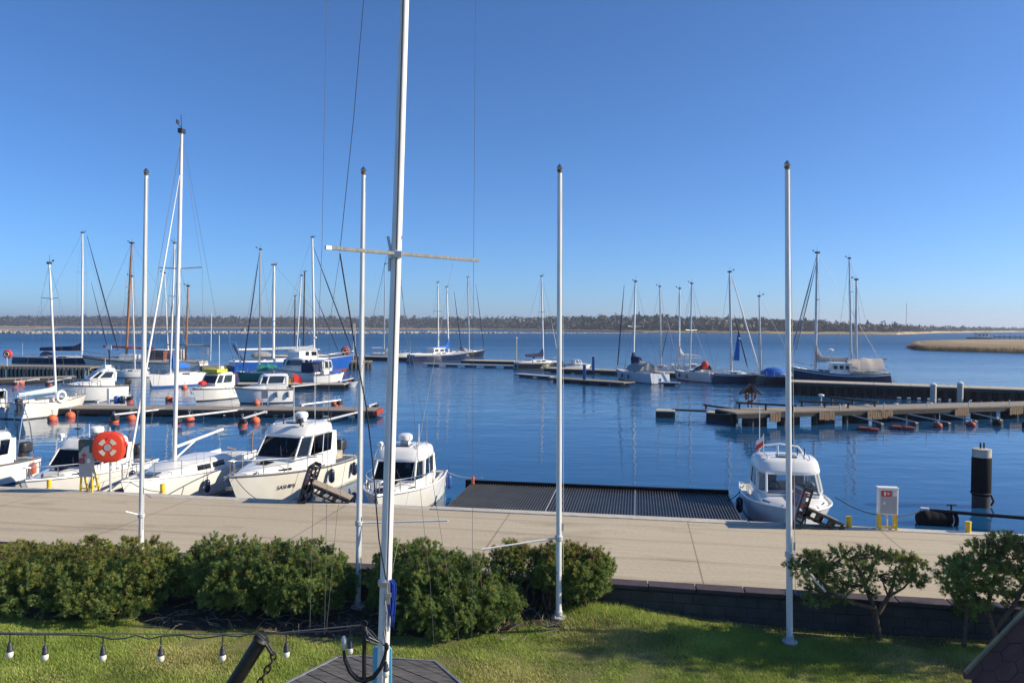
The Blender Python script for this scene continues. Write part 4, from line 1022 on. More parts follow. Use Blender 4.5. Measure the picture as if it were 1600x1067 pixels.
def x_three(root, h, loc):
    mb = MB(); mb.tube([(-h.L * .40, .9, h.zs(.1) + .1), (-h.L * .40 - .1, .9, h.zs(.1) + 1.0)], .03, 6); mb.build('outboard_bracket', 'spar_wood', root)
    mb = MB(); mb.tube([(h.L * .12, .04, h.zs(.6) + .55), (-h.L * .05, 0, h.zs(.5) + 1.05)], .035, 7); mb.build('boom_vang', 'white_paint', root)
    mb = MB(); mb.box((h.L * .30, 0, h.zs(.8) + .13), (.5, .5, .03)); mb.build('hatch', 'win_dark', root)
c, rz = near_frame((-13.1, 24.7), (.15, .988), 7.9)
sailboat('white sailing yacht with bare white boom moored between two motorboats at the quay', None, None, beam=2.75, fb=1.32, fs=1.05, hull='gel', boot='grime', near=True, world_=(c, rz, 7.9),
         masts=[dict(b=272, top=(284, 203), r=.075, spr=(.60,), sw=.88, boom=(3.3, 1.05, .22), bm='white_paint')], jib=[(204, 728, 279, 252, 'white_cloth', .035)], cabin=(.32, .80, .46), rig=.012,
         fenders=((.62, 1, 'navy'), (.40, 1, 'navy')), extra=x_three, trans=.8, hk=dict(trans=.8))

# ================================================================== THE BOATS AT THE LEFT PONTOONS
def x_l1(root, h, loc):
    e = h.edge(-1, .08, .38, .42, .43, 1)[0]; lifebuoy(root, e + V((0, -.12, 0)), Matrix.Rotation(math.radians(90), 3, 'X'), .36, .11, 'flag_white')
sailboat('small white sailing boat with pale blue sail cover and round lifebuoy on its rail', (28, 655), (134, 641), beam=2.3, fb=1.25, fs=1.1, hull='gel_warm', masts=[dict(b=88, top=(77, 410), r=.085, spr=(.74,), sw=.8, boom=(3.1, .75, -.1), cover=('pale_cloth', .1))], outb=True, extra=x_l1, cabin=(.34, .72, .38), rig=.014)
sailboat('white sailing boat with blue waterline and bright blue sail cover behind the near pontoon', (318, 600), (232, 607), beam=2.3, fb=1.5, fs=1.25, hull='gel', boot='blue_anti', anti='blue_anti', masts=[dict(b=266, top=(273, 379), r=.1, spr=(.6,), sw=.8, boom=(2.3, .85, -.05), cover=('blue_cloth', 1.4), ck=2.2)], cabin=(.3, .7, .4))
sailboat('slim white sloop with bare thin mast beside the big grey white ketch', (230, 589), (170, 590), beam=1.9, fb=1.0, fs=.8, hull='gel', masts=[dict(b=211, top=(206, 431), r=.085, spr=(.65,))], cabin=(.3, .7, .3))
sailboat('half hidden sloop with slanting white mast behind the blue covered sailing boat', (300, 584), (245, 584), beam=1.9, fb=.9, fs=.8, hull='gel_grey', masts=[dict(b=264, top=(257, 426), r=.075, spr=())], cabin=(.3, .7, .3), rails=False)
def x_l7(root, h, loc):
    L = h.L; z = h.zs(0)
    mb = MB(); mb.tube([(L * .32, 0, h.zs(.8) + 1.6), (-L * .1, 0, h.zs(.4) + 1.7)], .13, 8); mb.build('boom', 'red', root)
    mb = MB(); mb.tube([(-L * .20, 0, z + 2.2), (-L * .56, 0, z + 2.1)], .11, 8); mb.build('mizzen_boom', 'pale_wood', root)
    mb = MB(); mb.tube([(-L * .56, .1, z), (-L * .57, .1, z + 6.5)], .05, 5); mb.build('ensign_staff', 'white_paint', root)
    mb = MB(); mb.loft([[(-L * .55 + i * .3, .12 + .1 * math.sin(i), z + 1.9 - .12 * i), (-L * .55 + i * .3, .12 + .12 * math.sin(i + 1), z + .7 + .16 * i)] for i in range(5)]); mb.build('flag', 'flag_white', root)
    mb = MB(); mb.box((L * .1, 0, h.zs(.6) + .5), (L * .14, 1.3, .6)); mb.build('deck_house', 'gel', root, bevel=.05)
    mb = MB(); mb.box((-L * .31, 0, z + .9), (.8, .9, 1.4)); mb.build('locker', 'beige_cloth', root, bevel=.05)
sailboat('long grey white wooden ketch with two brown masts and mahogany wheelhouse', (318, 585), (128, 583), beam=4.2, fb=2.4, fs=1.75, hull='gel_warm', stripe='brown_wood', deck='pale_wood', masts=[dict(b=197, top=(206, 379), r=.17, m='spar_wood', spr=(.62,), sw=1.0), dict(b=290, top=(294, 446), r=.13, m='spar_wood', spr=(), back=False)], wheelhouse=('cabin_wood', .28, .40, 1.6, 3), cabin=(.22, .75, .35), windows=False, extra=x_l7, rig=.03, hk=dict(trans=.55))
sailboat('navy sailing yacht with long navy sail cover lying beyond the timber pier', (28, 566), (188, 568), beam=3.8, fb=1.15, fs=.95, hull='navy', masts=[dict(b=128, top=(129, 363), r=.17, spr=(.38, .68), sw=1.1, boom=(8.0, 1.3, .0), cover=('navy_cloth', .5), ck=2.4)], jib=[(185, 548, 132, 368, 'navy_cloth', .10), (171, 556, 140, 440, 'navy_cloth', .06)], rig=.03, hood='navy_cloth', antenna=((.02, .6, 2.4),))
def x_l10(root, h, loc):
    L = h.L; z = h.zs(0)
    mb = MB()
    for y in (-1.3, 1.3): mb.tube([(-L * .46, y, z), (-L * .5, y, z + 2.6)], .05, 6)
    mb.tube([(-L * .5, -1.3, z + 2.6), (-L * .5, 1.3, z + 2.6)], .05, 6); mb.tube([(-L * .49, -1.3, z + 1.7), (-L * .49, 1.3, z + 1.7)], .04, 6); mb.tube([(-L * .5, 1.0, z + 2.6), (-L * .5, 1.0, z + 4.2)], .04, 5)
    mb.build('stern_gantry', 'steel', root)
    mb = MB(); mb.bar((-L * .505, -.6, z + 2.3), (-L * .40, -.6, z - 1.0), .25, .25); mb.build('davit', 'navy', root)
    mb = MB(); mb.sphere((-L * .28, 0, z + .8), .9, 10, (1.6, 1, .6)); mb.build('dinghy', 'grey_cloth', root)
sailboat('large bright blue motor sailing yacht with red waterline between the two left pontoons', (363, 586), (553, 579), beam=4.2, fb=2.3, fs=1.75, hull='blue', anti='red_anti', boot='red_anti', masts=[dict(b=427, top=(428, 413), r=.19, spr=(.42,), sw=1.3, boom=(4.6, 1.8, 0), ck=1.5)], wheelhouse=('gel', .46, .66, 1.5, 3), cabin=(.3, .75, .5), extra=x_l10, rig=.03)
sailboat('white masted yacht with small radar on the mast beyond the bright blue yacht', (424, 566), (556, 565), beam=3.7, fb=1.4, fs=1.1, hull='navy', masts=[dict(b=491, top=(488, 370), r=.2, spr=(.36, .66), sw=1.1, boom=(6.8, 1.4, 0), cover=('white_cloth', .3), ck=1.5, radar=.16)], jib=[(549, 545, 488, 382, 'navy_cloth', .10), (530, 552, 490, 455, 'navy_cloth', .07)], rig=.03)
sailboat('dark two masted yacht farthest out behind the left pontoons', (446, 561), (502, 560), beam=3, fb=1.2, fs=1.0, hull='black_hull', masts=[dict(b=474, top=(476, 424), r=.15, m='plastic_dark', spr=(.5,)), dict(b=460, top=(461, 462), r=.13, m='plastic_dark', spr=(), radar=.35)], cover=None)
sailboat('white sloop with leaning pale mast behind the white motor yacht', (432, 577), (492, 577), beam=2.3, fb=1.2, fs=1.0, hull='gel', masts=[dict(b=462, top=(471, 430), r=.1, spr=(.55,))])
sailboat('sailing boat half covered by a green tarpaulin at the far left pontoon', (434, 594), (370, 595), beam=2.0, fb=1.1, fs=.95, hull='green_cloth', masts=[dict(b=405, top=(407, 389), r=.10, m='alu', spr=(.47,), sw=.95)], jib=[(378, 588, 405, 396, 'navy_cloth', .075)], canopy=('green_cloth', .02, .5, .75), windows=False)
def x_l14(root, h, loc, zr):
    L = h.L; z = h.zs(0); w = h.hb(.1) * .9; mb = MB()
    for sd in (1, -1): mb.box((L * -.40, sd * w, z + .55), (L * .26, .05, 1.15))
    mb.box((L * -.53 + .3, 0, z + .55), (.05, w * 2, 1.15)); mb.box((L * -.40, 0, z + 1.15), (L * .27, w * 2, .05)); mb.build('cockpit_screen', 'navy_cloth', root, bevel=.02)
c, rz, L = mb_px((491, 597), (430, 595))
motorboat('white two tier motor yacht with dark blue aft screen at the far left pontoon', c, rz, L + .4, 2.2, 1.5, 1.15, (.2, .72, .85, 1.9, 2.6, .4), trunk=.4, roof_h=.25, outb=0, rails=.5, items=(('box', -.3, 0, (1.6, 1.2, .7), 'gel', 'flybridge'), ('ant', -1, .4, 2.2, .03)), extra=x_l14)
c, rz, L = mb_px((487, 599), (538, 597))
def x_l15(root, h, loc, zr):
    mb = MB(); mb.box((h.L * .18, -.1, h.zs(.7) + .12), (1.3, 1.1, .34)); mb.build('tarpaulin', 'blue_cloth', root, bevel=.08)
motorboat('small white fishing boat with narrow upright wheelhouse and blue tarpaulin on deck', c, rz, L, 1.7, 1.25, .95, (.32, .58, .55, 1.7, 2.5, .1), trunk=.15, roof_h=.15, outb=0, rails=None, extra=x_l15, hatch=False)
c, rz, L = mb_px((196, 623), (96, 629))
motorboat('white motor cruiser with long dark side windows behind the small sailing boat', c, rz, L, 2.3, 1.55, 1.25, (.22, .60, .86, 1.95, 2.5, .7), trunk=.45, roof_h=.32, rails=.45, outb=1, items=(('ant', -.8, .3, .8, .02), ('box', -1.0, 0, (.5, .9, .25), 'gel', 'roof_box')))
c, rz, L = mb_px((364, 620), (300, 628))
def x_l3(root, h, loc, zr):
    mb = MB(); mb.sphere((h.L * .28, .1, h.zs(.8) + .45), .32, 8, (1.3, 1, .7)); mb.build('red_fender_ball', 'red', root)
motorboat('motorboat with yellow green cover on its cabin roof and red bundle on the bow', c, rz, L, 2.5, 1.15, .95, (.2, .62, 1.0, 1.45, 2.15, .45), trunk=.28, roof_h=.25, outb=1, rails=None, items=(('box', -.2, 0, (1.3, 1.7, .3), 'yellow_cloth', 'roof_cover'), ('box', -1.0, -.1, (.4, .5, .5), 'gel', 'roof_box'), ('ant', -.1, .6, 3.4, .03)), extra=x_l3)
c, rz, L = mb_px((456, 627.5), (366, 631))
def x_l4(root, h, loc, zr):
    L = h.L; z = h.zs(0)
    mb = MB(); mb.tube([(-L * .5, -.3, z), (-L * .54, -.3, z + 1.3)], .03, 5); st = mb.build('flag_staff', 'spar_wood', root)
    mb = MB(); mb.loft([[(-L * .54 - .18 * i, -.3 + .06 * math.sin(i * 1.7), z + 1.28 - .1 * i), (-L * .54 - .18 * i, -.3 + .08 * math.sin(i * 1.7 + 1), z + .55 - .05 * i)] for i in range(5)]); mb.build('flag', 'red', st)
motorboat('white cabin boat flying a red flag at its stern behind the near pontoon', c, rz, L, 2.1, 1.35, 1.15, (.12, .58, .8, 1.65, 2.3, .25), trunk=.35, roof_h=.16, outb=0, rails=None, extra=x_l4, fenders=((.1, 1, 'grey_cloth'), (.3, 1, 'grey_cloth'), (.1, -1, 'grey_cloth'), (.3, -1, 'grey_cloth')))

def x_edge(root, h, loc, zr):
    L = h.L; z = h.zs(0); mb = MB()
    for y in (-.7, .7): mb.tube([(-L * .49, y, z), (-L * .47, y, z + 1.1), (-L * .40, y, z + 1.5), (-L * .3, y, z + 1.1), (-L * .27, y, z)], .03, 6)
    mb.build('cockpit_frame', 'steel', root)
c, rz, L = mb_px((26, 653), (-62, 645))
motorboat('grey motorboat with curved cockpit frame cut by the left edge behind the quay boats', c, rz, L, 2.0, 1.0, .8, (.35, .6, .7, 1.2, 1.8, .4), trunk=.2, roof_h=.12, rails=None, outb=1, hull='gel_grey', extra=x_edge)
def dinghy(label, st, bw, m, B=1.3, fb=.5):
    c, rz, L = mb_px(st, bw); t = thing('dinghy', label, 'dinghy', c, rz); h_ = Hull(L, B, fb, fb * .8, trans=.8, rake=.25, flare=.35)
    h_.shell([(2, 0)]).build('hull', m, t); mb = h_.deck(.0, .16, 0); mb.build('floor', 'seat', t)
    mb = MB()
    for sd in (1, -1): mb.tube(h_.edge(sd, .02, .0), .06, 6)
    mb.build('gunwale', m, t); mb = MB(); mb.box((0, 0, fb * .75), (.25, B * .85, .05)); mb.build('thwart', 'pale_wood', t)
    outboard(t, -L * .5, 0, fb * .55, .7)
dinghy('small yellow dinghy between the green tarpaulin and the two tier motor yacht', (457, 598), (433, 598), 'yellow')
dinghy('small grey inflatable dinghy at the tip of the middle left pontoon', (540, 604), (559, 604), 'gel_grey')
dinghy('small white dinghy in the shade under the middle left pontoon', (352, 607), (335, 608), 'gel')

# ================================================================== THE BOATS IN THE MIDDLE AND RIGHT
def x_cab(root, h, loc):
    mb = MB(); L = h.L; mb.box((-L * .02, 0, h.zs(.5) + .75), (L * .2, 1.7, .5)); mb.build('deck_saloon', 'gel', root, bevel=.1)
sailboat('white sailing yacht with light boom half hidden by the pale signal mast', (580, 560), (641, 560), beam=2.7, fb=1.2, fs=1.0, hull='gel', masts=[dict(b=600, top=(602, 412), r=.12, m='alu', spr=(.4, .7), boom=(2.3, 1.3, 0), bm='white_paint')], extra=x_cab)
sailboat('navy ketch with bright blue mainsail cover and white doghouse at the outer pontoon', (642, 567), (731, 563), beam=3.3, fb=1.75, fs=1.5, hull='navy', stripe='gel_grey', masts=[dict(b=701, top=(698, 448), r=.15, spr=(.5,), boom=(4.3, 1.0, -.1), cover=('blue_cloth', 1.3), ck=1.9), dict(b=685, top=(684, 441), r=.14, spr=(.6,), back=False)], wheelhouse=('gel', .32, .52, 1.15, 2), jib=[(722, 552, 700, 456, 'navy_cloth', .08)], rig=.025, antenna=((.04, .8, 2.4),))
sailboat('dark yacht with grey mast moored just beyond the navy ketch', (708, 559), (758, 557), beam=2.8, fb=1.5, fs=1.2, hull='black_hull', masts=[dict(b=733, top=(731, 433), r=.15, m='alu', spr=(.42,), sw=1.3, radar=.5)], jib=[(757, 548, 733, 445, 'navy_cloth', .07)], hood='grey_cloth')
sailboat('black and white sailing yacht with navy boom cover left of the third flagpole', (807, 577), (878, 575), beam=2.6, fb=1.25, fs=1.1, hull='black_hull', stripe='gel', masts=[dict(b=849, top=(846, 431), r=.13, spr=(.58,), boom=(3.2, 1.0, .0), cover=('navy_cloth', .6), ck=1.7)], jib=[(872, 556, 858, 498, 'white_cloth', .04)], deck='nonskid', cabin=(.3, .75, .45))
c, rz, L = mb_px((881, 578), (924, 577.5))
motorboat('small open white motorboat with curved windscreen right of the third flagpole', c, rz, L, 1.8, .95, .8, (.35, .62, .7, 1.0, 1.5, .35), trunk=.2, roof_h=.08, glass='glass', roofm='gel_grey', outb=1, rails=None)
sailboat('pale grey sailing yacht with navy mainsail bundle and grey spray canopy', (1031, 600), (962, 591), beam=2.9, fb=1.3, fs=1.15, hull='gel_grey', masts=[dict(b=989, top=(993, 439), r=.12, spr=(.5,), boom=(1.6, 1.15, .25), cover=('navy_cloth', .5), ck=2.6)], jib=[(965, 572, 992, 446, 'navy_cloth', .075)], canopy=('grey_cloth', .22, .55, 1.0), hk=dict(trans=.9), fenders=((.62, 1, 'navy'), (.45, 1, 'navy')))
sailboat('yacht with one slim grey mast lying behind the pale grey yacht', (1052, 585), (1006, 584), beam=2.4, fb=1.2, fs=1.0, hull='gel', masts=[dict(b=1033, top=(1031, 447), r=.11, m='alu', spr=(.45,), sw=1.1)], jib=[(1032, 566, 1046, 505, 'navy_cloth', .05)])
sailboat('yacht with white sail bundled on its boom behind the white sailing boat', (1108, 586), (1046, 585), beam=2.5, fb=1.4, fs=1.25, hull='gel', masts=[dict(b=1061, top=(1062, 450), r=.12, spr=(.5,), boom=(2.9, 1.2, .0), cover=('white_cloth', 1.0), ck=1.8)], jib=[(1058, 566, 1044, 505, 'white_cloth', .05)])
def x_m7(root, h, loc):
    mb = MB(); mb.sphere((-h.L * .24, 0, h.zs(.2) + .95), .5, 8, (1, .8, 1)); mb.build('bundle', 'orange', root)
sailboat('white sailing boat with orange bundle by its cockpit and bright round stern', (1119, 598), (1053, 592), beam=2.7, fb=1.25, fs=1.15, hull='gel_grey', masts=[dict(b=1078, top=(1081, 442), r=.11, m='alu', spr=(.47,), sw=1.0)], extra=x_m7, hood='navy_cloth', hk=dict(trans=.9), fenders=((.7, 1, 'navy'), (.5, 1, 'grey_cloth')))
def x_m8(root, h, loc):
    mb = MB(); t = V((h.L * .02, .3, h.zs(.5) + 1.6)); mb.loft([[t + V((-.15 - .5 * (1 - i / 6), 0, i * .55)), t + V((.05, 0, i * .55))] for i in range(7)]); mb.build('hanging_flag', 'blue_cloth', root)
    mb = MB(); mb.tube([(h.L * .05 - .2, -1.0, h.zs(.5) + 4.3), (h.L * .05, 0, h.zs(.5) + 4.1), (h.L * .05 - .2, 1.0, h.zs(.5) + 4.3)], .05, 6); mb.build('lower_spreader', 'white_paint', root)
sailboat('navy sloop with white rolled jib slanting to the right of its mast', (1116, 598), (1190, 600), beam=2.6, fb=1.35, fs=1.15, hull='navy', stripe='gel_grey', masts=[dict(b=1143, top=(1140, 424), r=.14, spr=(.35,), sw=.8, m='alu')], jib=[(1185, 574, 1143, 430, 'white_cloth', .09), (1168, 574, 1147, 492, 'navy_cloth', .07)], extra=x_m8)
def x_m9(root, h, loc):
    mb = MB(); mb.sphere((-h.L * .12, 0, h.zs(.4) + .15), 1.0, 12, (1.5, 1.0, .9)); mb.build('boat_cover', 'blue_cloth', root)
sailboat('dark hulled yacht with thin mast and domed bright blue cover', (1184, 601), (1250, 603), beam=2.4, fb=1.25, fs=1.1, hull='black_hull', masts=[dict(b=1186, top=(1186, 462), r=.10, m='alu', spr=(.55, ), sw=1.0)], extra=x_m9, cabin=(.5, .8, .35))
def x_m10(root, h, loc):
    L = h.L
    mb = MB(); mb.box((-L * .5 - .5, 0, .5), (1.2, 1.8, .06)); mb.tube([(-L * .5, .8, 1.3), (-L * .5 - 1.1, .8, .52)], .03, 5); mb.tube([(-L * .5, -.8, 1.3), (-L * .5 - 1.1, -.8, .52)], .03, 5); mb.build('bathing_platform', 'pale_wood', root)
    mb = MB(); mb.tube([(L * .1, .9, h.zs(.6)), (L * .1, .9, h.zs(.6) + 2.4)], .04, 5); mb.lathe([(.05, 0), (.3, .08), (.3, .2), (.05, .28)], (L * .1, .9, h.zs(.6) + 2.4), 10); mb.build('radar_post', 'white_paint', root)
    for k in range(5):
        t = .3 + k * .11; p = h.pt(t, .8, -1); mb = MB(); mb.lathe([(.09, -.02), (.11, 0), (.09, .03)], p, 10, Matrix.Rotation(math.radians(90), 3, 'X')); mb.build('porthole', 'steel', root)
sailboat('large navy ketch with beige canvas tent and beige sail cover at the long pier', (1387, 607), (1234, 604), beam=3.6, fb=2.25, fs=1.75, hull='navy', stripe='gel_grey', boot='red_anti', masts=[dict(b=1274, top=(1277, 394), r=.15, m='alu', spr=(.33, .6), sw=1.0, boom=(3.4, 1.2, .1), cover=('beige_cloth', 1.4), ck=1.6), dict(b=1338, top=(1338, 436), r=.12, m='alu', spr=(.5,), back=False, boom=(3.0, 1.6, .2), bm='alu')], canopy=('beige_cloth', .06, .42, 1.4), jib=[(1237, 548, 1275, 400, 'grey_cloth', .06), (1244, 548, 1276, 406, 'grey_cloth', .06)], cabin=(.58, .82, .4), extra=x_m10, rig=.035, wheelhouse=('gel', .40, .60, 1.15, 3), hk=dict(trans=.55, sag=.34))
sailboat('yacht showing little more than a tall slim mast behind the beige canvas tent', (1375, 595), (1302, 594), beam=2.6, fb=1.3, fs=1.1, hull='gel', masts=[dict(b=1331, top=(1327, 403), r=.11, m='alu', spr=(.42, .7), sw=.9)])
# ================================================================== PONTOONS, PIERS, BUOYS
def pontoon(label, a, b, w, z, name='pontoon', deckm='grey_wood', sidem='dark_wood', floats=0, piles=0, skirt=.42, endm=None, floatm='float_blue', cat='pontoon', pile_top=0, group=None, railing=False):
    """a, b: world points of the near top edge; the deck lies beyond it"""
    d = b - a; d.z = 0; L = d.length; rz = math.atan2(d.y, d.x); t = thing(name, label, cat, V((a.x, a.y, 0)), rz, group)
    mb = MB(); n = max(2, int(L / 2.4))
    for i in range(n): mb.box((L * (i + .5) / n, w / 2, z - .04), (L / n - .03, w, .08))
    mb.build('deck', deckm, t)
    mb = MB()
    for y in (.06, w - .06): mb.box((L / 2, y, z - .08 - skirt / 2 - .002), (L - .04, .12, skirt))
    mb.build('side_beam', sidem, t)
    for i in range(floats):
        mb = MB(); mb.box((L * (i + .5) / floats, w / 2, (z - .1) / 2 - .15), (min(2.2, L / floats * .5), w * .86, z + .1)); mb.build('float', floatm, t, bevel=.05)
    for i in range(piles):
        mb = MB(); x = L * (i + .5) / piles; mb.tube([(x, -.02, -1.2), (x, -.02, z + pile_top)], .17, 8); mb.tube([(x, w + .02, -1.2), (x, w + .02, z + pile_top)], .17, 8); mb.build('pile_pair', sidem, t)
    if endm: mb = MB(); mb.box((L + .1, w / 2, z - .22), (.34, w * .96, .40)); mb.build('end_fender', endm, t, bevel=.06)
    return t, L
t, L = pontoon('near left pontoon with grey deck and rust red end', P(-60, 637, .55), P(584, 641.5, .55), 2.3, .55, floats=16, endm='red_anti', skirt=.3)
t, L = pontoon('middle left pontoon with timber deck in front of the white motor yacht', P(330, 600, .5), P(538, 600.5, .5), 2.4, .5, floats=8, deckm='pale_wood')
t, L = pontoon('left access pontoon between small sailing boat and timber pier', P(-60, 594, .55), P(120, 588, .55), 2.0, .55, floats=6)
def timber_pier(label, a, b, w, z, n, slats=True, deckm='grey_wood', frontm='pile_fresh'):
    d = b - a; d.z = 0; L = d.length; t = thing('timber_pier', label, 'pier', V((a.x, a.y, 0)), math.atan2(d.y, d.x))
    mb = MB(); m = max(3, int(L / 1.5))
    for i in range(m): mb.box((L * (i + .5) / m, w / 2, z - .06), (L / m - .03, w, .12))
    mb.build('deck', deckm, t)
    mb = MB(); mb.box((L / 2, -.08, z - .22), (L, .2, .28)); mb.box((L / 2, w + .08, z - .22), (L, .2, .28)); mb.build('edge_beam', frontm, t)
    for i in range(n):
        x = L * (i + .5) / n
        for y in (.15, w - .2): mb = MB(); mb.tube([(x, y, -1.5), (x, y, z - .14)], .2, 7); mb.build('pile', 'dark_wood', t)
    if slats:
        mb = MB(); k = int(L / .55)
        for i in range(k): x = L * (i + .5) / k; mb.box((x, -.22, z * .42), (.24, .09, z * .98))
        mb.build('fender_slats', frontm, t)
    return t, L
timber_pier('old timber pier with upright fender slats in front of the navy yacht', P(-80, 571, 1.3), P(142, 574, 1.3), 4, 1.3, 22, frontm='grey_wood')
timber_pier('timber pier section with upright slats right of the brown masted ketch', P(316, 573, 1.2), P(420, 571, 1.2), 4, 1.2, 12, frontm='grey_wood')
timber_pier('short timber pier head at the bow of the bright blue yacht', P(535, 565, 1.1), P(578, 565, 1.1), 4, 1.1, 6, frontm='grey_wood')
pontoon('outer pontoon running behind the signal mast at the left', P(478, 554.5, .7), P(655, 559, .7), 3, .7, floats=10, deckm='pale_wood')
pontoon('outer pontoon with pale deck right of the navy ketch', P(720, 563, .6), P(850, 566, .6), 4.5, .6, floats=3, deckm='pale_wood', floatm='float_blue')
pontoon('narrow floating walkway on dark floats beneath the outer pontoon', P(660, 567.5, .45), P(810, 571, .45), 1.2, .45, floats=5, deckm='galv', skirt=.12, sidem='galv')
pontoon('long middle pontoon behind the pale grey yacht', P(850, 575, .6), P(1245, 590, .6), 3.2, .6, floats=9, deckm='pale_wood')
pontoon('floating finger with dark floats below the black and white yacht', P(803, 583.5, .4), P(860, 588, .4), 1.2, .4, floats=2, deckm='galv', skirt=.1)
pontoon('floating jetty with blue posts left of the pale grey yacht', P(856, 590, .45), P(975, 598, .45), 2.2, .45, floats=4, deckm='grey_wood', skirt=.15)
pontoon('short floating finger between pale grey yacht and white sailing boat', P(1028, 597, .4), P(1062, 598, .4), 1.0, .4, floats=1, deckm='galv', skirt=.1)
# long pier on the right
t, L = timber_pier('long high pier with pale deck running to the right edge behind the wharf', P(1228, 596, 1.25), P(1720, 613, 1.25), 3.2, 1.25, 30, slats=False, deckm='pale_wood', frontm='dark_wood')
mb = MB(); k = 60
for i in range(k): mb.box((L * (i + .5) / k, 1.6, .55), (.40, 2.4, .8))
mb.build('cross_bracing', 'dark_wood', t)
for px, ty in ((1458, 600), (1500, 598)):
    p = P(px, 628, 0); s = thing('mooring_pile', 'pale mooring pile standing at the long pier, ' + ('nearer the beige canvas tent' if px < 1480 else 'second pile to the right of the tent'), 'pile', p, 0, 'pale piles at the long pier')
    z = PD(px, ty, p.y).z
    mb = MB(); mb.tube([(0, 0, -1), (0, 0, z - .1)], .25, 12); mb.build('pile_shaft', 'concrete_edge', s)
    mb = MB(); mb.lathe([(.26, z - .1), (.26, z), (.1, z + .1)], (0, 0, 0), 12); mb.build('cap', 'gel', s)
p = P(1560, 612, 1.0); s = thing('moored_skiff', 'little pale skiff lying under the long pier', 'skiff', P(1555, 619.5, 0), .15)
Hs = Hull(4.2, 1.4, .55, .45, trans=.7, rake=.3, flare=.3); Hs.shell([(2, 0)]).build('hull', 'gel', s); Hs.deck(.0, .1).build('interior', 'pale_wood', s)

# wooden wharf on the right with slanting booms
WA, WB = P(1150, 645, .95), P(1730, 630, .95)
t, L = timber_pier('weathered timber wharf with ochre fender piles reaching in from the right edge', WA, WB, 2.6, .95, 13, slats=False, frontm='dark_wood', deckm='grey_wood')
rr = random.Random(2)
for i in range(26):
    if rr.random() < .40:
        x0 = L * (i + rr.random() * .3) / 26
        mb = MB()
        for k in range(rr.randint(3, 6)): mb.box((x0 + k * .2, -.26, .60 + rr.uniform(-.05, .05)), (.17, .1, .52))
        mb.build('fender_slats', 'pile_fresh', t)
for i in range(11): mb = MB(); x = 2 + i * (L - 4) / 10; mb.box((x, 1.2, .22), (.85, 1.5, .9)); mb.build('pile_cluster', 'dark_wood', t, bevel=.06)
for i in range(7): mb = MB(); x = 4.5 + i * 3.6; mb.tube([(x, .25, .95), (x, .25, 1.35)], .04, 6); mb.build('mooring_stub', 'galv', t)
def boom(label, a, b, r=.06, m='alu', name='mooring_boom', cat='mooring boom', group='mooring booms', net=True):
    d = (b - a); t = thing(name, label, cat, a, math.atan2(d.y, d.x), group); L = math.hypot(d.x, d.y); dz = d.z
    mb = MB(); mb.tube([(0, 0, 0), (L, 0, dz)], r, 8); mb.build('beam', m, t)
    mb = MB(); mb.box((L - .1, 0, dz - .18), (.4, .4, .36)); mb.build('end_float', 'plastic_dark', t, bevel=.05)
    mb = MB(); mb.box((.1, 0, -.02), (.25, .22, .18)); mb.build('hinge', 'galv', t)
for k, (x0, y0, x1, y1) in enumerate(((1290, 637.5, 1377, 661), (1318, 633, 1431, 659.5), (1352, 633, 1482, 660), (1398, 631, 1524, 657), (1452, 630, 1563, 655))):
    nm = ('nearest the second flagpole from the right', 'second', 'third', 'fourth', 'farthest to the right')[k]
    lb = ['first thin mooring boom of the timber wharf counted from the right hand flagpole', 'second thin mooring boom of the timber wharf from the flagpole', 'middle one of five thin booms at the timber wharf', 'thin boom ending above the right hand red ball buoy', 'last thin boom of the timber wharf towards the right edge'][k]
    boom(lb, P(x0, y0, .9), P(x1, y1, .28), .05, 'alu')
for k, (x0, y0, x1, y1, z) in enumerate(((1100, 632.5, 1160, 641, .75), (1150, 629, 1245, 634, 1.35), (1248, 627, 1330, 630, 1.3), (1296, 620.5, 1372, 628, 1.3))):
    lb = ['dark beam reaching left from the wharf head above the float', 'dark handrail beam behind the roofed lifebuoy stand', 'dark rail beam behind the right hand flagpole on the wharf', 'dark double rail at the back of the timber wharf'][k]
    a, b = P(x0, y0, z), P(x1, y1, z); d = b - a; tt = thing('rail_beam', lb, 'rail', V((a.x, a.y, 0)), math.atan2(d.y, d.x), 'dark rails on the wharf'); LL = d.length
    mb = MB(); mb.box((LL / 2, 0, z), (LL, .16, .13)); mb.build('beam', 'dark_wood', tt)
    for q in (.06, .5, .94): mb = MB(); mb.box((LL * q, 0, (z + .45) / 2), (.12, .12, z - .45)); mb.build('post', 'dark_wood', tt)
pontoon('dark float at the outer end of the wharf walkway', P(1024, 641.5, .5), P(1054, 642.5, .5), 1.5, .5, name='float_platform', floats=1, deckm='pale_wood', sidem='dark_wood', skirt=.5)
pontoon('longer dark float joined to the wharf head', P(1103, 644, .5), P(1146, 646.5, .5), 1.9, .5, name='float_platform', floats=2, deckm='pale_wood', sidem='dark_wood', skirt=.5)
a, b = P(1052, 640.5, .48), P(1106, 643, .48); tag_ = thing('gangway', 'thin dark gangway beam linking the two floats off the wharf', 'gangway', a); mb = MB(); mb.bar((0, .3, 0), b - a + V((0, .3, 0)), .35, .12); mb.build('beam', 'dark_wood', tag_)
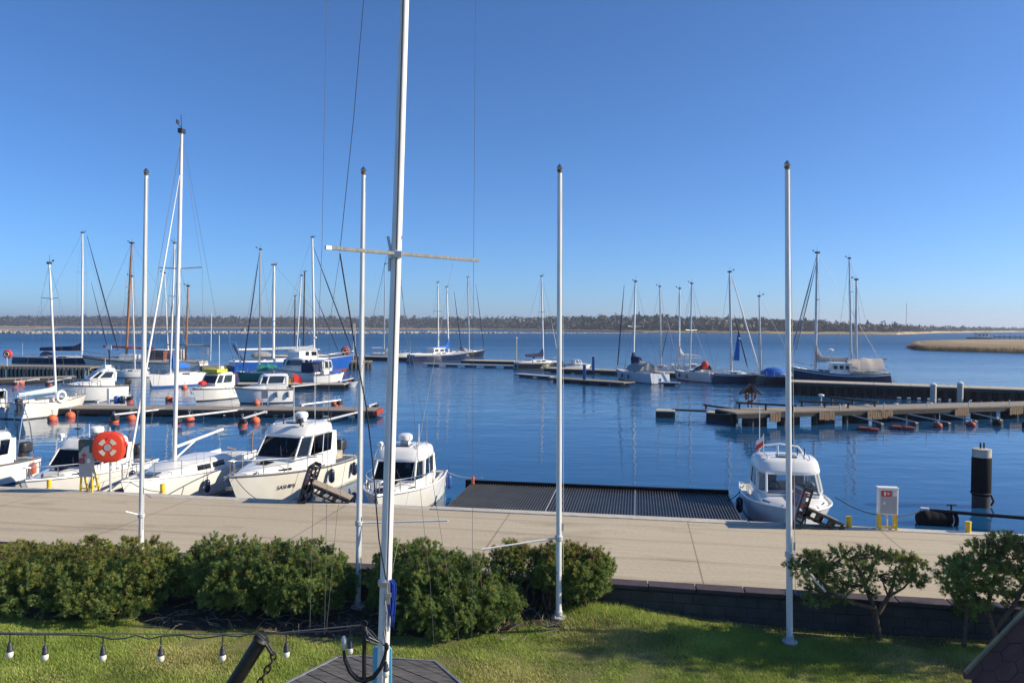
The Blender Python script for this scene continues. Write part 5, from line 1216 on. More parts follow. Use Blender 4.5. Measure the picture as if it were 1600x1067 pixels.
# roofed lifebuoy stand
f = P(1172, 637, .95); t = thing('lifebuoy_stand', 'little brown gabled shelter with a round lifebuoy on the wharf head', 'lifebuoy stand', f, -.1)
mb = MB(); mb.tube([(-.12, .1, 0), (-.12, .1, 1.5)], .05, 6); mb.tube([(.14, .1, 0), (.14, .1, 1.5)], .05, 6); mb.build('posts', 'brown_wood', t)
mb = MB()
for sx in (-1, 1): mb.prism([(0, -.35, 1.62), (sx * .72, -.4, .92), (sx * .72, .5, .92), (0, .45, 1.62)], (0, 0, .07))
mb.build('roof', 'brown_wood', t)
mb = MB(); mb.add([(-.6, .3, .95), (.6, .3, .95), (0, .3, 1.58)], [(0, 1, 2)]); mb.build('gable_board', 'pile_fresh', t)
lifebuoy(t, V((0, -.08, .78)), Matrix.Rotation(math.radians(90), 3, 'X'), .32, .075, 'red_anti')
f = P(1283, 634, .95); t = thing('lamp_post', 'low white capped lamp post on the timber wharf by the right hand flagpole', 'lamp post', f)
mb = MB(); mb.tube([(0, 0, 0), (0, 0, .72)], .05, 8); mb.build('post', 'galv', t)
mb = MB(); mb.lathe([(.06, .7), (.2, .72), (.2, .82), (.05, .86)], (0, 0, 0), 12); mb.build('lamp_cap', 'white_paint', t)
# blue posts on the middle pontoons
for px, py, ty, lb in ((834, 568, 554, 'blue service post by the navy boom cover'), (913, 593, 570, 'blue service post beside the small open motorboat'), (927, 580, 557, 'blue service post on the long middle pontoon')):
    f = P(px, py, .5); t = thing('service_post', lb, 'post', f, 0, 'blue service posts'); z = PD(px, ty, f.y).z - .5
    mb = MB(); mb.box((0, 0, z / 2), (.36, .3, z)); mb.build('pillar', 'midblue', t, bevel=.05)
    mb = MB(); mb.box((0, 0, z + .05), (.46, .4, .1)); mb.build('cap', 'sign_white', t)
# life ring cases far left and centre
def ring_case_far(px, py, ty, z, lb):
    f = P(px, py, z); t = thing('lifebuoy_case', lb, 'lifebuoy case', f, 0); zc = PD(px, ty, f.y).z - z; s = f.y / FPX
    mb = MB(); mb.tube([(0, 0, 0), (0, 0, zc)], .06, 6); mb.build('post', 'galv', t)
    mb = MB(); k = [(math.cos(a) * 7.2 * s, 0, zc + math.sin(a) * 7.2 * s) for a in [math.pi / 8 + math.pi / 4 * i for i in range(8)]]; mb.prism(k, (0, .35, 0)); mb.build('case', 'orange', t, bevel=.12)
    mb = MB(); mb.torus((0, -.03, zc), 3.3 * s, .05, 16, 5, Matrix.Rotation(math.radians(90), 3, 'X')); mb.build('ring_mark', 'beige_print', t)
ring_case_far(11, 572, 553.5, 1.3, 'small orange lifebuoy case at the far left on the timber pier')
ring_case_far(539, 561, 548.5, .9, 'small orange lifebuoy case on the outer pontoon above the blue bow')
f = P(553.5, 563, .9); t = thing('lattice_post', 'pale lattice post beside the distant orange lifebuoy case', 'post', f); z = PD(553.5, 505, f.y).z - .9
mb = MB()
for a in range(3): mb.tube([(.3 * math.cos(a * 2.1), .3 * math.sin(a * 2.1), 0), (.12 * math.cos(a * 2.1), .12 * math.sin(a * 2.1), z)], .05, 5)
for k in range(9): mb.tube([(.3, 0, z * k / 9), (-.15, .26, z * (k + .5) / 9), (-.15, -.26, z * (k + 1) / 9)], .03, 4)
mb.build('lattice', 'concrete_edge', t)
f = P(807, 563, .6); t = thing('thin_post', 'thin pale post on the outer pontoon right of the navy ketch', 'post', f); z = PD(807, 528, f.y).z - .6
mb = MB(); mb.tube([(0, 0, 0), (0, 0, z)], .1, 6); mb.build('shaft', 'concrete_edge', t); mb = MB(); mb.sphere((0, 0, z), .14, 8); mb.build('tip', 'white_paint', t)
f = P(171, 589, .5); t = thing('notice_board', 'small white notice board on a dark post at the grey white bow', 'sign', P(171, 592, .5)); z = PD(171, 543, t.location.y).z - .5
mb = MB(); mb.tube([(0, 0, 0), (0, 0, z)], .07, 6); mb.build('post', 'navy', t)
mb = MB(); mb.box((0, -.1, z), (.62, .06, .48)); mb.build('panel', 'sign_white', t)
f = P(414, 633, .55); t = thing('notice_board', 'dark grey notice board on two legs in front of the red flagged boat', 'sign', f); 
mb = MB(); mb.tube([(-.22, 0, 0), (-.22, 0, 1.3)], .025, 5); mb.tube([(.22, 0, 0), (.22, 0, 1.3)], .025, 5); mb.build('legs', 'galv', t)
mb = MB(); mb.box((0, -.03, .85), (.5, .05, .66)); mb.build('panel', 'sign_grey', t)
f = P(170, 631, .55); t = thing('service_post', 'white service post with blue drums on the near left pontoon', 'post', f)
mb = MB(); mb.box((0, 0, .6), (.22, .2, 1.2)); mb.build('pillar', 'white_paint', t, bevel=.03)
for i, (x, m) in enumerate(((.55, 'blue'), (.98, 'navy'))):
    o = thing('plastic_drum', ('bright blue drum beside the white service post', 'dark blue drum at the end of the pair by the white post')[i], 'drum', f + V((x, .1, 0)), 0, 'blue drums')
    mb = MB(); mb.lathe([(.17, 0), (.2, .05), (.2, .5), (.17, .56)], (0, 0, 0), 12); mb.build('barrel', m, o)
    mb = MB(); mb.lathe([(.16, .56), (.14, .60)], (0, 0, 0), 12); mb.build('lid', m, o)

# buoys
def buoy(px, py, lb, r=.33, m='buoy'):
    t = thing('mooring_buoy', lb, 'buoy', P(px, py, 0), 0, 'orange mooring buoys')
    mb = MB(); mb.lathe([(.08, -.9 * r), (.7 * r, -.75 * r), (r, -.2 * r), (r, .2 * r), (.75 * r, .68 * r), (.3 * r, .9 * r), (.05, .95 * r)], (0, 0, .12), 16); mb.build('float', m, t)
    mb = MB(); mb.tube([(0, 0, .1), (0, 0, .12 + r * 1.5)], .03, 6); mb.torus((0, 0, .16 + r * 1.6), .07, .02, 10, 5, Matrix.Rotation(math.radians(90), 3, 'X')); mb.build('eye', 'galv', t)
for px, py, r, lb in ((82, 657, .32, 'orange buoy under the hull of the small sailing boat, nearer its stern'), (110, 652, .32, 'orange buoy under the bow of the small sailing boat'), (178, 660, .31, 'orange buoy left of the leftmost flagpole above the red case'), (205, 656, .31, 'orange buoy touching the leftmost flagpole'), (296, 658, .33, 'orange buoy right of the yacht mast with dark top'), (275, 661, .28, 'dim orange buoy behind the yacht mast'),
                      (379, 664, .31, 'nearer one of the orange buoy pair above the lettered motorboat'), (399, 660, .31, 'farther one of the orange buoy pair above the lettered motorboat'), (24, 601, .34, 'small orange buoy at far left under the thin boom'), (33, 600, .34, 'small orange buoy just right of its twin at the far left'), (76, 602, .34, 'small orange buoy under the boom left of the small boat mast'), (203, 625, .3, 'orange buoy floating behind the near pontoon by the blue drums'), (264, 625.5, .3, 'orange buoy in the reflection of the blue bottomed boat'),
                      (523, 633, .3, 'left one of two buoys tied to the short pontoon boom'), (529, 632, .3, 'right one of two buoys tied to the short pontoon boom'), (461, 607, .34, 'red orange buoy below the stern flag'), (548, 596, .34, 'orange buoy at the end of the middle pontoon'), (401, 632, .28, 'orange buoy squeezed behind the near pontoon below the cabin boat'), (288, 607, .3, 'orange buoy at the stern of the blue bottomed boat')):
    buoy(px, py, lb, r)
for px, py, lb in ((1465, 668, 'red ball buoy in front of the wharf, left one'), (1517, 666, 'red ball buoy in front of the wharf, right one')):
    t = thing('ball_buoy', lb, 'buoy', P(px, py, 0), 0, 'red ball buoys'); mb = MB(); mb.sphere((0, 0, .12), .3, 14, (1, 1, .8)); mb.build('float', 'red_anti', t); mb = MB(); mb.tube([(0, 0, .3), (0, 0, .48)], .035, 6); mb.build('eye', 'galv', t)
for k, (px, py, w) in enumerate(((1347, 672, 13), (1364, 674, 13), (1399, 670, 14), (1419, 671.5, 14))):
    f = P(px, py, 0); t = thing('raft_float', ('leftmost of four flat red floats by the wharf', 'flat red float second from the left', 'flat red float third from the left', 'rightmost of four flat red floats by the wharf')[k], 'float', f, -.12, 'flat red floats'); s = f.y / FPX
    mb = MB(); mb.box((0, 0, .12), (w * s, .5, .2)); mb.build('block', 'red_anti', t, bevel=.03)
    for q in (-.3, .3): mb = MB(); mb.tube([(q * w * s, 0, .3), (q * w * s, 0, -.5)], .04, 6); mb.build('stake', 'dark_wood', t)
for px, py in ((1558, 665), (1604, 668)):
    t = thing('ball_buoy', 'small black and white buoy at the end of the last thin boom' if px < 1570 else 'black buoy cut by the right edge below the wharf', 'buoy', P(px, py, 0), 0, 'dark buoys'); mb = MB(); mb.sphere((0, 0, .15), .28, 12, (1, 1, 1.1)); mb.build('float', 'rubber', t); mb = MB(); mb.tube([(0, 0, .4), (0, 0, .6)], .06, 6); mb.build('eye', 'white_paint', t)
# slanting mooring booms of the left pontoons
for k, (x0, y0, x1, y1, lb) in enumerate(((256, 639, 178, 648, 'pale boom from the near pontoon ending by the leftmost flagpole'), (378, 640, 276, 652, 'pale boom from the near pontoon right of the yacht mast'), (415, 643, 379, 654, 'short pale boom above the pair of orange buoys'), (563, 643, 495, 660, 'pale boom slanting down above the lettered motorboat roof'), (470, 632.5, 532, 625, 'pale boom behind the near pontoon with two buoys'), (575, 634, 588, 630.5, 'stub of a boom near the rust red pontoon end'),
                                          (60, 592, 22, 597, 'far left thin boom above two small buoys'), (110, 590, 74, 597, 'thin boom above one small buoy left of the cruiser'), (430, 602, 372, 606, 'thin boom below the green tarpaulin'), (498, 600, 455, 604, 'thin boom left of the fishing boat pontoon'), (530, 596, 552, 591, 'thin boom rising at the end of the middle pontoon'), (150, 628, 204, 618, 'thin boom over the buoy by the blue drums'))):
    boom(lb, P(x0, y0, .5), P(x1, y1, .55), .075, 'galv')

# ================================================================== ON THE QUAY
def bollard(px, py, lb):
    t = thing('mooring_bollard', lb, 'bollard', P(px, py, QZ), 0, 'yellow bollards on the quay edge')
    mb = MB(); mb.lathe([(.075, 0), (.075, .27), (.065, .29)], (0, 0, 0), 16); mb.build('post', 'yellow', t)
    mb = MB(); mb.lathe([(.08, .275), (.088, .29), (.08, .31), (.02, .315)], (0, 0, 0), 16); mb.build('cap', 'yellow', t)
    mb = MB(); mb.lathe([(.12, 0), (.12, .02), (.08, .025)], (0, 0, 0), 16); mb.build('base_plate', 'galv', t)
for a in ((77, 763, 'yellow bollard in front of the dark windscreen motorboat'), (254, 770.5, 'yellow bollard in front of the white sailing yacht'), (1326.5, 824, 'yellow bollard beside the right hand leaning stand'), (1512.5, 832, 'yellow bollard half hidden by the rightmost pine')): bollard(*a)

# panel on yellow legs, left
f = P(134, 769.5, QZ); t = thing('information_sign', 'tall narrow notice panel, green above grey, on yellow legs at the quay', 'sign', f, QANG + .12)
mb = MB(); mb.prism([(-.24, 0, .52), (.24, 0, .52), (.24, 0, 1.72), (.19, 0, 1.8), (-.19, 0, 1.8), (-.24, 0, 1.72)], (0, .12, 0)); mb.build('board', 'sign_grey', t, bevel=.02)
mb = MB(); mb.prism([(-.235, -.012, 1.34), (.235, -.012, 1.34), (.235, -.012, 1.72), (.19, -.012, 1.795), (-.19, -.012, 1.795), (-.235, -.012, 1.72)], (0, .01, 0)); mb.build('green_header', 'sign_green', t)
mb = MB(); mb.add([(-.22, -.017, 1.30), (.14, -.017, 1.30), (.14, -.017, 1.58), (-.05, -.017, 1.52)], [(0, 1, 2, 3)]); mb.build('map_print', 'sign_grey', t)
for x, z, w, h_, m in ((-.10, 1.62, .2, .07, 'sign_red'), (-.05, 1.25, .05, .16, 'red'), (-.05, 1.25, .16, .05, 'red'), (-.12, 1.06, .2, .18, 'sign_red'), (.12, 1.07, .12, .14, 'sign_white')):
    mb = MB(); mb.box((x, -.018 - (.004 if w < .06 else 0), z), (w, .006, h_)); mb.build('print', m, t)
mb = MB()
for x in (-.2, .2): mb.bar((x, .02, 0), (x * .9, .05, .52), .05, .05); mb.bar((x, .42, 0), (x * .9, .1, .9), .05, .05)
mb.bar((-.2, .02, .14), (.2, .02, .14), .04, .04, (0, 1, 0)); mb.bar((.2, .02, .16), (.2, .42, .16), .04, .04); mb.build('legs', 'yellow', t)

# life ring case
f = P(171, 769, QZ); t = thing('lifebuoy_case', 'large rounded orange red lifebuoy case with ring emblem on a grey post', 'lifebuoy case', f, .18)
zc = PD(172, 698, f.y).z - QZ
mb = MB(); mb.tube([(0, .1, 0), (0, .1, zc)], .035, 10); mb.box((0, .1, .01), (.2, .2, .02)); mb.build('post', 'galv', t)
R0 = .50; outl = []
for i in range(48):
    a = 2 * math.pi * i / 48; r = R0 / (abs(math.cos(a)) ** 2.9 + abs(math.sin(a)) ** 2.9) ** (1 / 2.9); outl.append((r * math.cos(a), r * math.sin(a)))
def case_ring(s_, y): return [V((x * s_, y, zc + z * s_)) for x, z in outl]
mb = MB(); mb.loft([case_ring(.86, -.15), case_ring(.94, -.135), case_ring(1.0, -.07), case_ring(1.0, .08), case_ring(.9, .13)], True, True, True); cs = mb.build('case', 'orange', t, angle=50)
mb = MB(); mb.loft([case_ring(1.012, -.012), case_ring(1.03, 0), case_ring(1.012, .012)], True); mb.box((.52, -.02, zc + .1), (.06, .1, .12)); mb.build('seam_rim', 'orange', cs)
mb = MB()
for k in range(4):
    a0 = math.pi / 4 + k * math.pi / 2; r1, r2, dl = .17, .30, .40
    pts = [(r1 * math.cos(a0 + q), r1 * math.sin(a0 + q)) for q in np.linspace(-dl, dl, 7)] + [(r2 * math.cos(a0 + q), r2 * math.sin(a0 + q)) for q in np.linspace(dl, -dl, 7)]
    mb.prism([(x, -.158, zc + z) for x, z in pts], (0, .012, 0))
mb.build('ring_emblem', 'beige_print', cs)
mb = MB(); mb.lathe([(.11, -.006), (.11, .006)], (0, -.156, zc), 24, Matrix.Rotation(math.radians(90), 3, 'X')); mb.build('centre_disc', 'sign_grey', cs)
mb = MB(); mb.box((0, -.155, zc + .30), (.05, .01, .07)); mb.build('maker_mark', 'red', cs)

# white box on yellow frame, right
f = P(1388, 829, QZ); t = thing('safety_cabinet', 'white cabinet with red notice standing on a yellow frame at the quay edge', 'cabinet', f, QANG)
mb = MB(); mb.box((0, .12, .80), (.50, .22, .72)); mb.build('cabinet', 'sign_white', t, bevel=.015)
mb = MB(); mb.box((.0, .006, .79), (.42, .008, .62)); mb.build('door', 'sign_grey', t)
mb = MB(); mb.box((-.06, .0, 1.03), (.26, .006, .16)); mb.build('red_notice', 'red', t)
mb = MB(); mb.box((-.10, -.005, 1.03), (.05, .004, .10)); mb.box((-.01, -.005, 1.05), (.08, .004, .02)); mb.box((-.01, -.005, 1.01), (.06, .004, .02)); mb.build('notice_print', 'sign_white', t)
mb = MB(); mb.box((.16, .0, 1.03), (.10, .006, .12)); mb.box((-.11, .0, .76), (.05, .006, .07)); mb.build('print', 'sign_white', t)
mb = MB(); mb.box((0, .12, 1.175), (.54, .26, .03)); mb.build('lid', 'sign_white', t)
mb = MB()
for x in (-.21, .21):
    for y in (.03, .22): mb.box((x, y, .22), (.05, .05, .44))
mb.box((0, .03, .10), (.38, .04, .04)); mb.box((-.21, .125, .10), (.04, .15, .04)); mb.box((.21, .125, .10), (.04, .15, .04)); mb.build('frame', 'yellow', t)
mb = MB(); mb.tube([(.0, .12, 0), (.0, .12, .44)], .025, 8); mb.build('supply_pipe', 'galv', t)

# leaning two-legged stands
def stand(foot, top, foot2, lb):
    F, T_, G = P(*foot, QZ), None, P(*foot2, QZ); T_ = PD(top[0], top[1], F.y + .1)
    t = thing('leaning_stand', lb, 'stand', (F.x, F.y, QZ), 0, 'leaning dark stands on the quay')
    a = V((.1, .25, .0)); b = T_ - F + V((-.06, .25, 0)); b.y = .25; g = G - F; g.y = .25; g.z = .0
    d = (b - a).normalized(); m_ = a.lerp(b, .45)
    W = .56; dp = .22
    def girder(p, q, name, solid):
        mb = MB(); dd = (q - p).normalized(); nn = V((-dd.z, 0, dd.x))
        if nn.z < 0: nn = -nn
        for y in (-W / 2, W / 2):
            for s_ in (-dp / 2, dp / 2): mb.bar(p + nn * s_ + V((0, y, .03)), q + nn * s_ + V((0, y, 0)), .05, .05)
        n = 6
        for i in range(n + 1):
            c_ = p.lerp(q, i / n)
            for s_ in (-dp / 2, dp / 2): mb.bar(c_ + nn * s_ + V((0, -W / 2, 0)), c_ + nn * s_ + V((0, W / 2, 0)), .04, .04)
            for y in (-W / 2, W / 2):
                if i in (0, 2, 4, 6): mb.bar(c_ + nn * -dp / 2 + V((0, y, 0)), c_ + nn * dp / 2 + V((0, y, 0)), .12, .05, (0, 1, 0))
        o = mb.build(name, 'plastic_dark', t); return dd, nn
    dd, nn = girder(a, b, 'upright_frame', True)
    u = -nn if nn.x > 0 else nn                                # the face looking up and left carries the printed panel
    rot = Matrix((dd, V((0, 1, 0)), dd.cross(V((0, 1, 0))))).transposed()
    mb = MB(); c_ = a.lerp(b, .5) + u * (dp / 2 + .035); mb.box(c_, ((b - a).length * .98, W, .03), rot=rot); mb.build('panel', 'sign_grey', t)
    for f0, f1, m in ((.52, .64, 'sign_red'), (.65, .80, 'sign_purple'), (.81, .93, 'sign_red')):
        mb = MB(); c_ = a.lerp(b, (f0 + f1) / 2) + u * (dp / 2 + .055); mb.box(c_, ((b - a).length * (f1 - f0), W * .9, .006), rot=rot); mb.build('print', m, t)
        mb = MB(); c_ = a.lerp(b, (f0 + f1) / 2) - V((0, W / 2 + .03, 0)); mb.box(c_ + u * dp * .25, ((b - a).length * (f1 - f0), .006, dp * .45), rot=rot); mb.build('edge_print', m, t)
    dd, nn = girder(m_ + V((.08, 0, -.02)), g, 'strut_frame', False)
    rot = Matrix((dd, V((0, 1, 0)), dd.cross(V((0, 1, 0))))).transposed()
    mb = MB(); u2 = nn; mb.box((m_ + g) / 2 + V((.04, 0, 0)) + u2 * (dp / 2 + .035), ((g - m_).length, W * .96, .03), rot=rot); mb.build('strut_board', 'grey_wood', t)
stand((466, 786.5), (494, 729), (543, 786), 'leaning dark stand with printed board in front of the lettered motorboat')
stand((1238, 826), (1264, 764), (1320, 830), 'leaning dark stand with printed board behind the right hand flagpole')

# big pile, fender float and its boom
f = P(1532.5, 791, 0); t = thing('dolphin_pile', 'thick black sleeved mooring pile with pale top at the right', 'pile', f); zt = PD(1532, 701, f.y).z; r = .31
mb = MB(); mb.tube([(0, 0, -1.5), (0, 0, zt * .86)], r * .96, 24); mb.build('pile_shaft', 'dark_wood', t)
mb = MB(); mb.lathe([(r * 1.0, zt * .2), (r * 1.05, zt * .22), (r * 1.05, zt * .84), (r, zt * .86)], (0, 0, 0), 24); mb.build('sleeve', 'rubber', t)
mb = MB(); mb.lathe([(r * 1.0, zt * .85), (r * 1.02, zt), (.02, zt + .02)], (0, 0, 0), 24); mb.build('cap', 'concrete_edge', t)
mb = MB(); mb.tube([(-.05, 0, zt), (-.05, 0, zt + .22)], .03, 6); mb.tube([(.08, 0, zt), (.08, 0, zt + .22)], .03, 6); mb.build('pins', 'iron', t)
mb = MB(); mb.torus((0, 0, zt * .24), r * 1.05, .035, 24, 6); mb.tube([(r, -.1, zt * .2), (r + .1, -.1, zt * .1), (r, -.1, .05)], .04, 6); mb.build('rope_collar', 'rope_dark', t)
f = P(1460, 818, 0); t = thing('fender_float', 'dark ribbed rubber fender float lying at the end of a boom by the quay', 'float', f, -.12)
mb = MB(); rg = []
for i in range(15):
    u = i / 14; x = -.56 + 1.12 * u; r = .29 * (1 - .5 * max(0, abs(u - .5) - .36) / .14) + (.02 if i % 3 == 0 else 0)
    rg.append([V((x, r * math.cos(a), .16 + r * math.sin(a))) for a in [2 * math.pi * k / 18 for k in range(18)]])
mb.loft(rg, True, True, True); mb.build('roller', 'rubber', t)
mb = MB(); mb.torus((.6, 0, .16), .24, .07, 20, 7, Matrix.Rotation(math.radians(90), 3, 'Y')); mb.build('tyre', 'rubber', t)
mb = MB(); mb.tube([(.55, .05, .42), (.55, .05, .66)], .03, 6); mb.tube([(.4, .05, .64), (.72, .05, .64)], .025, 6); mb.build('valve', 'iron', t)
boom('long dark boom running right from the fender float past the black pile', P(1440, 796, .45), P(1760, 822, .45), .06, 'iron', group=None)

# mooring lines
def rope(lb, a, b, sag, r=.016, m='rope_dark', name='mooring_rope'):
    mb = MB(); mb.tube([a.lerp(b, i / 12) + V((0, 0, -sag * 4 * (i / 12) * (1 - i / 12))) for i in range(13)], r, 5)
    o = mb.build(name, m); tag(o, lb, 'rope', 'mooring ropes'); return o
rope('pale mooring rope from the radar dome motorboat to the ramp post', V((-2.6, 28.6, 1.0)), Q(-1.9, 4.7, 1.0), .12, .014, 'wire_pale')
rope('dark mooring rope from the flag carrying motorboat to the corner of the ramp', P(1163, 757, .85), P(1137, 781, .8), .12)
rope('slack rope from the clear windscreen motorboat to the fender float', P(1305, 776, .7), P(1378, 805, .62), .12)
rope('dark rope between the white cabinet and the rubber fender float', P(1400, 806, .55), P(1436, 799, .5), .05)
rope('dark line from the yacht bow to the quay by the second bollard', V((-13.0, 25.0, 1.3)), P(254, 768, 1.2), .1, .012)
rope('dark line from the lettered bow down to the quay', V((-9.7, 25.6, 1.45)), P(435, 784, 1.02), .35, .012)
# ================================================================== FOREGROUND: FLAGPOLES AND SIGNAL MAST
def flagpole(bpx, bpy_, tpx, tpy, lb, arm=None, halyard=True):
    f = P(bpx, bpy_, LZ); f.z = lawn_z(f.x, f.y); t = thing('flagpole', lb, 'flagpole', f, 0, 'white flagpoles along the lawn')
    tp = PD(tpx, tpy + 8, f.y) - f
    mb = MB(); mb.tube([(0, 0, -.1), tp * .5, tp], [.062, .055, .046], 20); mb.build('pole', 'mast_white', t)
    mb = MB(); mb.lathe([(.03, 0), (.035, .03), (.055, .035), (.055, .06), (.03, .065)], tp, 16); k = mb.build('truck', 'brown_wood', t)
    mb = MB(); mb.lathe([(.03, .06), (.058, .075), (.070, .105), (.05, .14), (.016, .18), (.004, .195)], tp, 16); mb.build('finial', 'steel', k)
    mb = MB(); mb.lathe([(.15, 0), (.15, .03), (.075, .04), (.075, .14), (.063, .15)], (0, 0, .02), 20)
    for q in range(4): mb.tube([(.12 * math.cos(q * 1.57 + .8), .12 * math.sin(q * 1.57 + .8), .04), (.12 * math.cos(q * 1.57 + .8), .12 * math.sin(q * 1.57 + .8), .085)], .014, 6)
    mb.build('base_flange', 'galv', t)
    if halyard:
        d = V((.085, -.03, 0)); mb = MB(); mb.tube([d + V((0, 0, 1.0)), tp * .5 + d, tp + V((.05, -.02, -.05))], .005, 5); mb.build('halyard', 'wire_pale', t)
        mb = MB(); mb.box(V((.075, -.02, 1.0)) + tp * .1, (.03, .03, .16)); mb.build('cleat', 'galv', t)
    if arm:
        a = PD(arm[0], arm[1], f.y) - f; b = PD(arm[2], arm[3], f.y - .25) - f
        mb = MB(); mb.tube([a, b], .019, 8); ar = mb.build('banner_arm', 'white_paint', t)
        mb = MB(); mb.lathe([(.075, -.05), (.085, -.04), (.085, .04), (.075, .05)], tp * (a.z / tp.z), 18); mb.build('collar', 'galv', ar)
flagpole(219.5, 893, 228.5, 267, 'leftmost white flagpole rising behind the left shrub', (222, 805, 196, 799))
flagpole(559, 949, 568, 266, 'white flagpole left of the signal mast with a level lowered banner arm', (563, 817, 700, 813))
flagpole(873, 977, 874.5, 263, 'white flagpole right of the signal mast beside the round shrub', (870, 840, 752, 858))
flagpole(1234, 1004, 1230, 258, 'rightmost white flagpole in front of the clear windscreen motorboat', (1234, 866, 1290, 924))

YM = 9.0
base = PD(590, 1307, YM); base.z = lawn_z(base.x, base.y); top = PD(637, -150, YM)
t = thing('signal_mast', 'tall leaning white signal mast with timber yard rising out of the picture', 'mast', base)
up = top - base
def on_mast(py): return PD(628 + (597 - 628) * py / 1067, py, YM) - base
mb = MB(); mb.tube([V((0, 0, -.1)), up * .35, up * .7, up], [.073, .070, .061, .05], 24); mb.build('mast_pole', 'mast_white', t)
mb = MB(); off = V((.032, -.056, 0)); mb.tube([on_mast(1250) + off * 1.02, on_mast(500) + off * .98, on_mast(-100) + off * .86], .013, 6); mb.build('luff_track', 'plastic_dark', t)
yl, yr = PD(501, 388, 8.40) - base, PD(739, 408, 9.86) - base
ydir = (yr - yl).normalized(); yd = V((-ydir.y, ydir.x, 0)) * -.115
mb = MB(); mb.bar(yl + yd, yl.lerp(yr, .5) + yd, .032, .040); mb.bar(yl.lerp(yr, .5) + yd, yr + yd, .030, .038); yard = mb.build('yard', 'yard_grey', t, bevel=.004)
mb = MB(); mb.bar(yl + yd + V((-.0, 0, 0)), yl + yd + ydir * .07, .036, .044); mb.build('end_plate', 'white_paint', yard)
yc = on_mast(398)
mb = MB(); mb.lathe([(.078, -.05), (.082, -.045), (.082, .045), (.078, .05)], yc, 20); mb.box(yc + yd * .7, (.09, .09, .07)); mb.box(yc + V((.06, 0, .12)), (.03, .05, .22), rot=Matrix.Rotation(.2, 3, 'Y')); mb.box(yc + V((-.06, 0, .12)), (.03, .05, .2), rot=Matrix.Rotation(-.2, 3, 'Y')); mb.box(yc + V((.06, 0, -.12)), (.03, .05, .16)); mb.box(yc + V((-.06, 0, -.12)), (.03, .05, .16)); mb.build('yard_bracket', 'alu', t)
def line(nm, pts, r, m): mb = MB(); mb.tube([PD(*p) - base for p in pts], r, 5); mb.build(nm, m, t)
line('halyard', [(513, -140, 8.4), (503, 388, 8.38), (494, 600, 8.4), (484, 980, 8.5)], .0028, 'wire')
line('halyard', [(744, -140, 9.86), (740, 408, 9.85), (738, 900, 9.8), (737, 1010, 9.8)], .0028, 'wire')
line('halyard', [(580, -140, 8.5), (553, 180, 8.48), (531, 393, 8.45)], .004, 'rope_dark')
line('halyard', [(531, 396, 8.45), (543, 470, 8.47), (557, 556, 8.5), (573, 640, 8.6), (582, 720, 8.65), (592, 842, 8.75), (603, 905, 8.86)], .0085, 'rope_dark')
line('halyard', [(531, 400, 8.45), (527, 425, 8.45), (516, 500, 8.45), (512, 700, 8.5), (507, 990, 8.6)], .0028, 'wire')
line('halyard', [(707, 412, 9.6), (700, 450, 9.6), (655, 690, 9.3), (610, 905, 9.0)], .0022, 'wire_pale')
line('stay', [(622, 400, 9.0), (640, 560, 9.0), (659, 790, 9.0), (672, 910, 9.0), (678, 1005, 9.0)], .0026, 'wire')
line('stay', [(604, 400, 9.0), (560, 600, 8.9), (527, 800, 8.8), (510, 985, 8.6)], .0022, 'wire')
line('stay', [(618, 400, 9.0), (655, 620, 9.2), (690, 840, 9.4), (718, 1003, 9.6)], .0026, 'wire')
mb = MB(); c_ = on_mast(910); mb.lathe([(.088, -.03), (.09, 0), (.088, .03)], c_, 18); mb.box(c_ + V((.05, -.075, -.10)), (.05, .04, .26)); mb.box(c_ + V((.055, -.09, -.12)), (.07, .03, .05)); mb.build('winch_cleat', 'alu', t)
mb = MB(); rr = random.Random(5)
for k in range(7):
    x, y = .075 + rr.uniform(-.012, .03), -.055 + rr.uniform(-.02, .03); z0 = c_ + V((x, y, .05)); L_ = rr.uniform(.42, .62)
    mb.tube([z0, z0 + V((.035, 0, -.05)), z0 + V((.03, .01, -L_ * .5)), z0 + V((.01, 0, -L_)), z0 + V((-.02, 0, -L_ * .5)), z0 + V((-.012, 0, -.03))], .007, 5)
mb.build('rope_coil', 'blue_rope', t)
mb = MB(); rr = random.Random(6)
for k in range(3):
    pts = [on_mast(905 + i * 16) + V((.03 + .02 * math.sin(i * 2.1 + k), -.095, 0)) for i in range(9)]; mb.tube(pts, .006, 5)
mb.build('tied_lines', 'wire_pale', t)
c_ = on_mast(1130); mb = MB(); bw = .118; h0, h1 = on_mast(1300).z, on_mast(1015).z
o2 = [(-bw, h0), (bw, h0), (bw, h1 - .03), (bw - .03, h1), (-bw + .03, h1), (-bw, h1 - .03)]
mb.prism([V((c_.x + x, c_.y + .085, z)) for x, z in o2], (0, .03, 0)); mb.build('name_board', 'teal_board', t, bevel=.004)

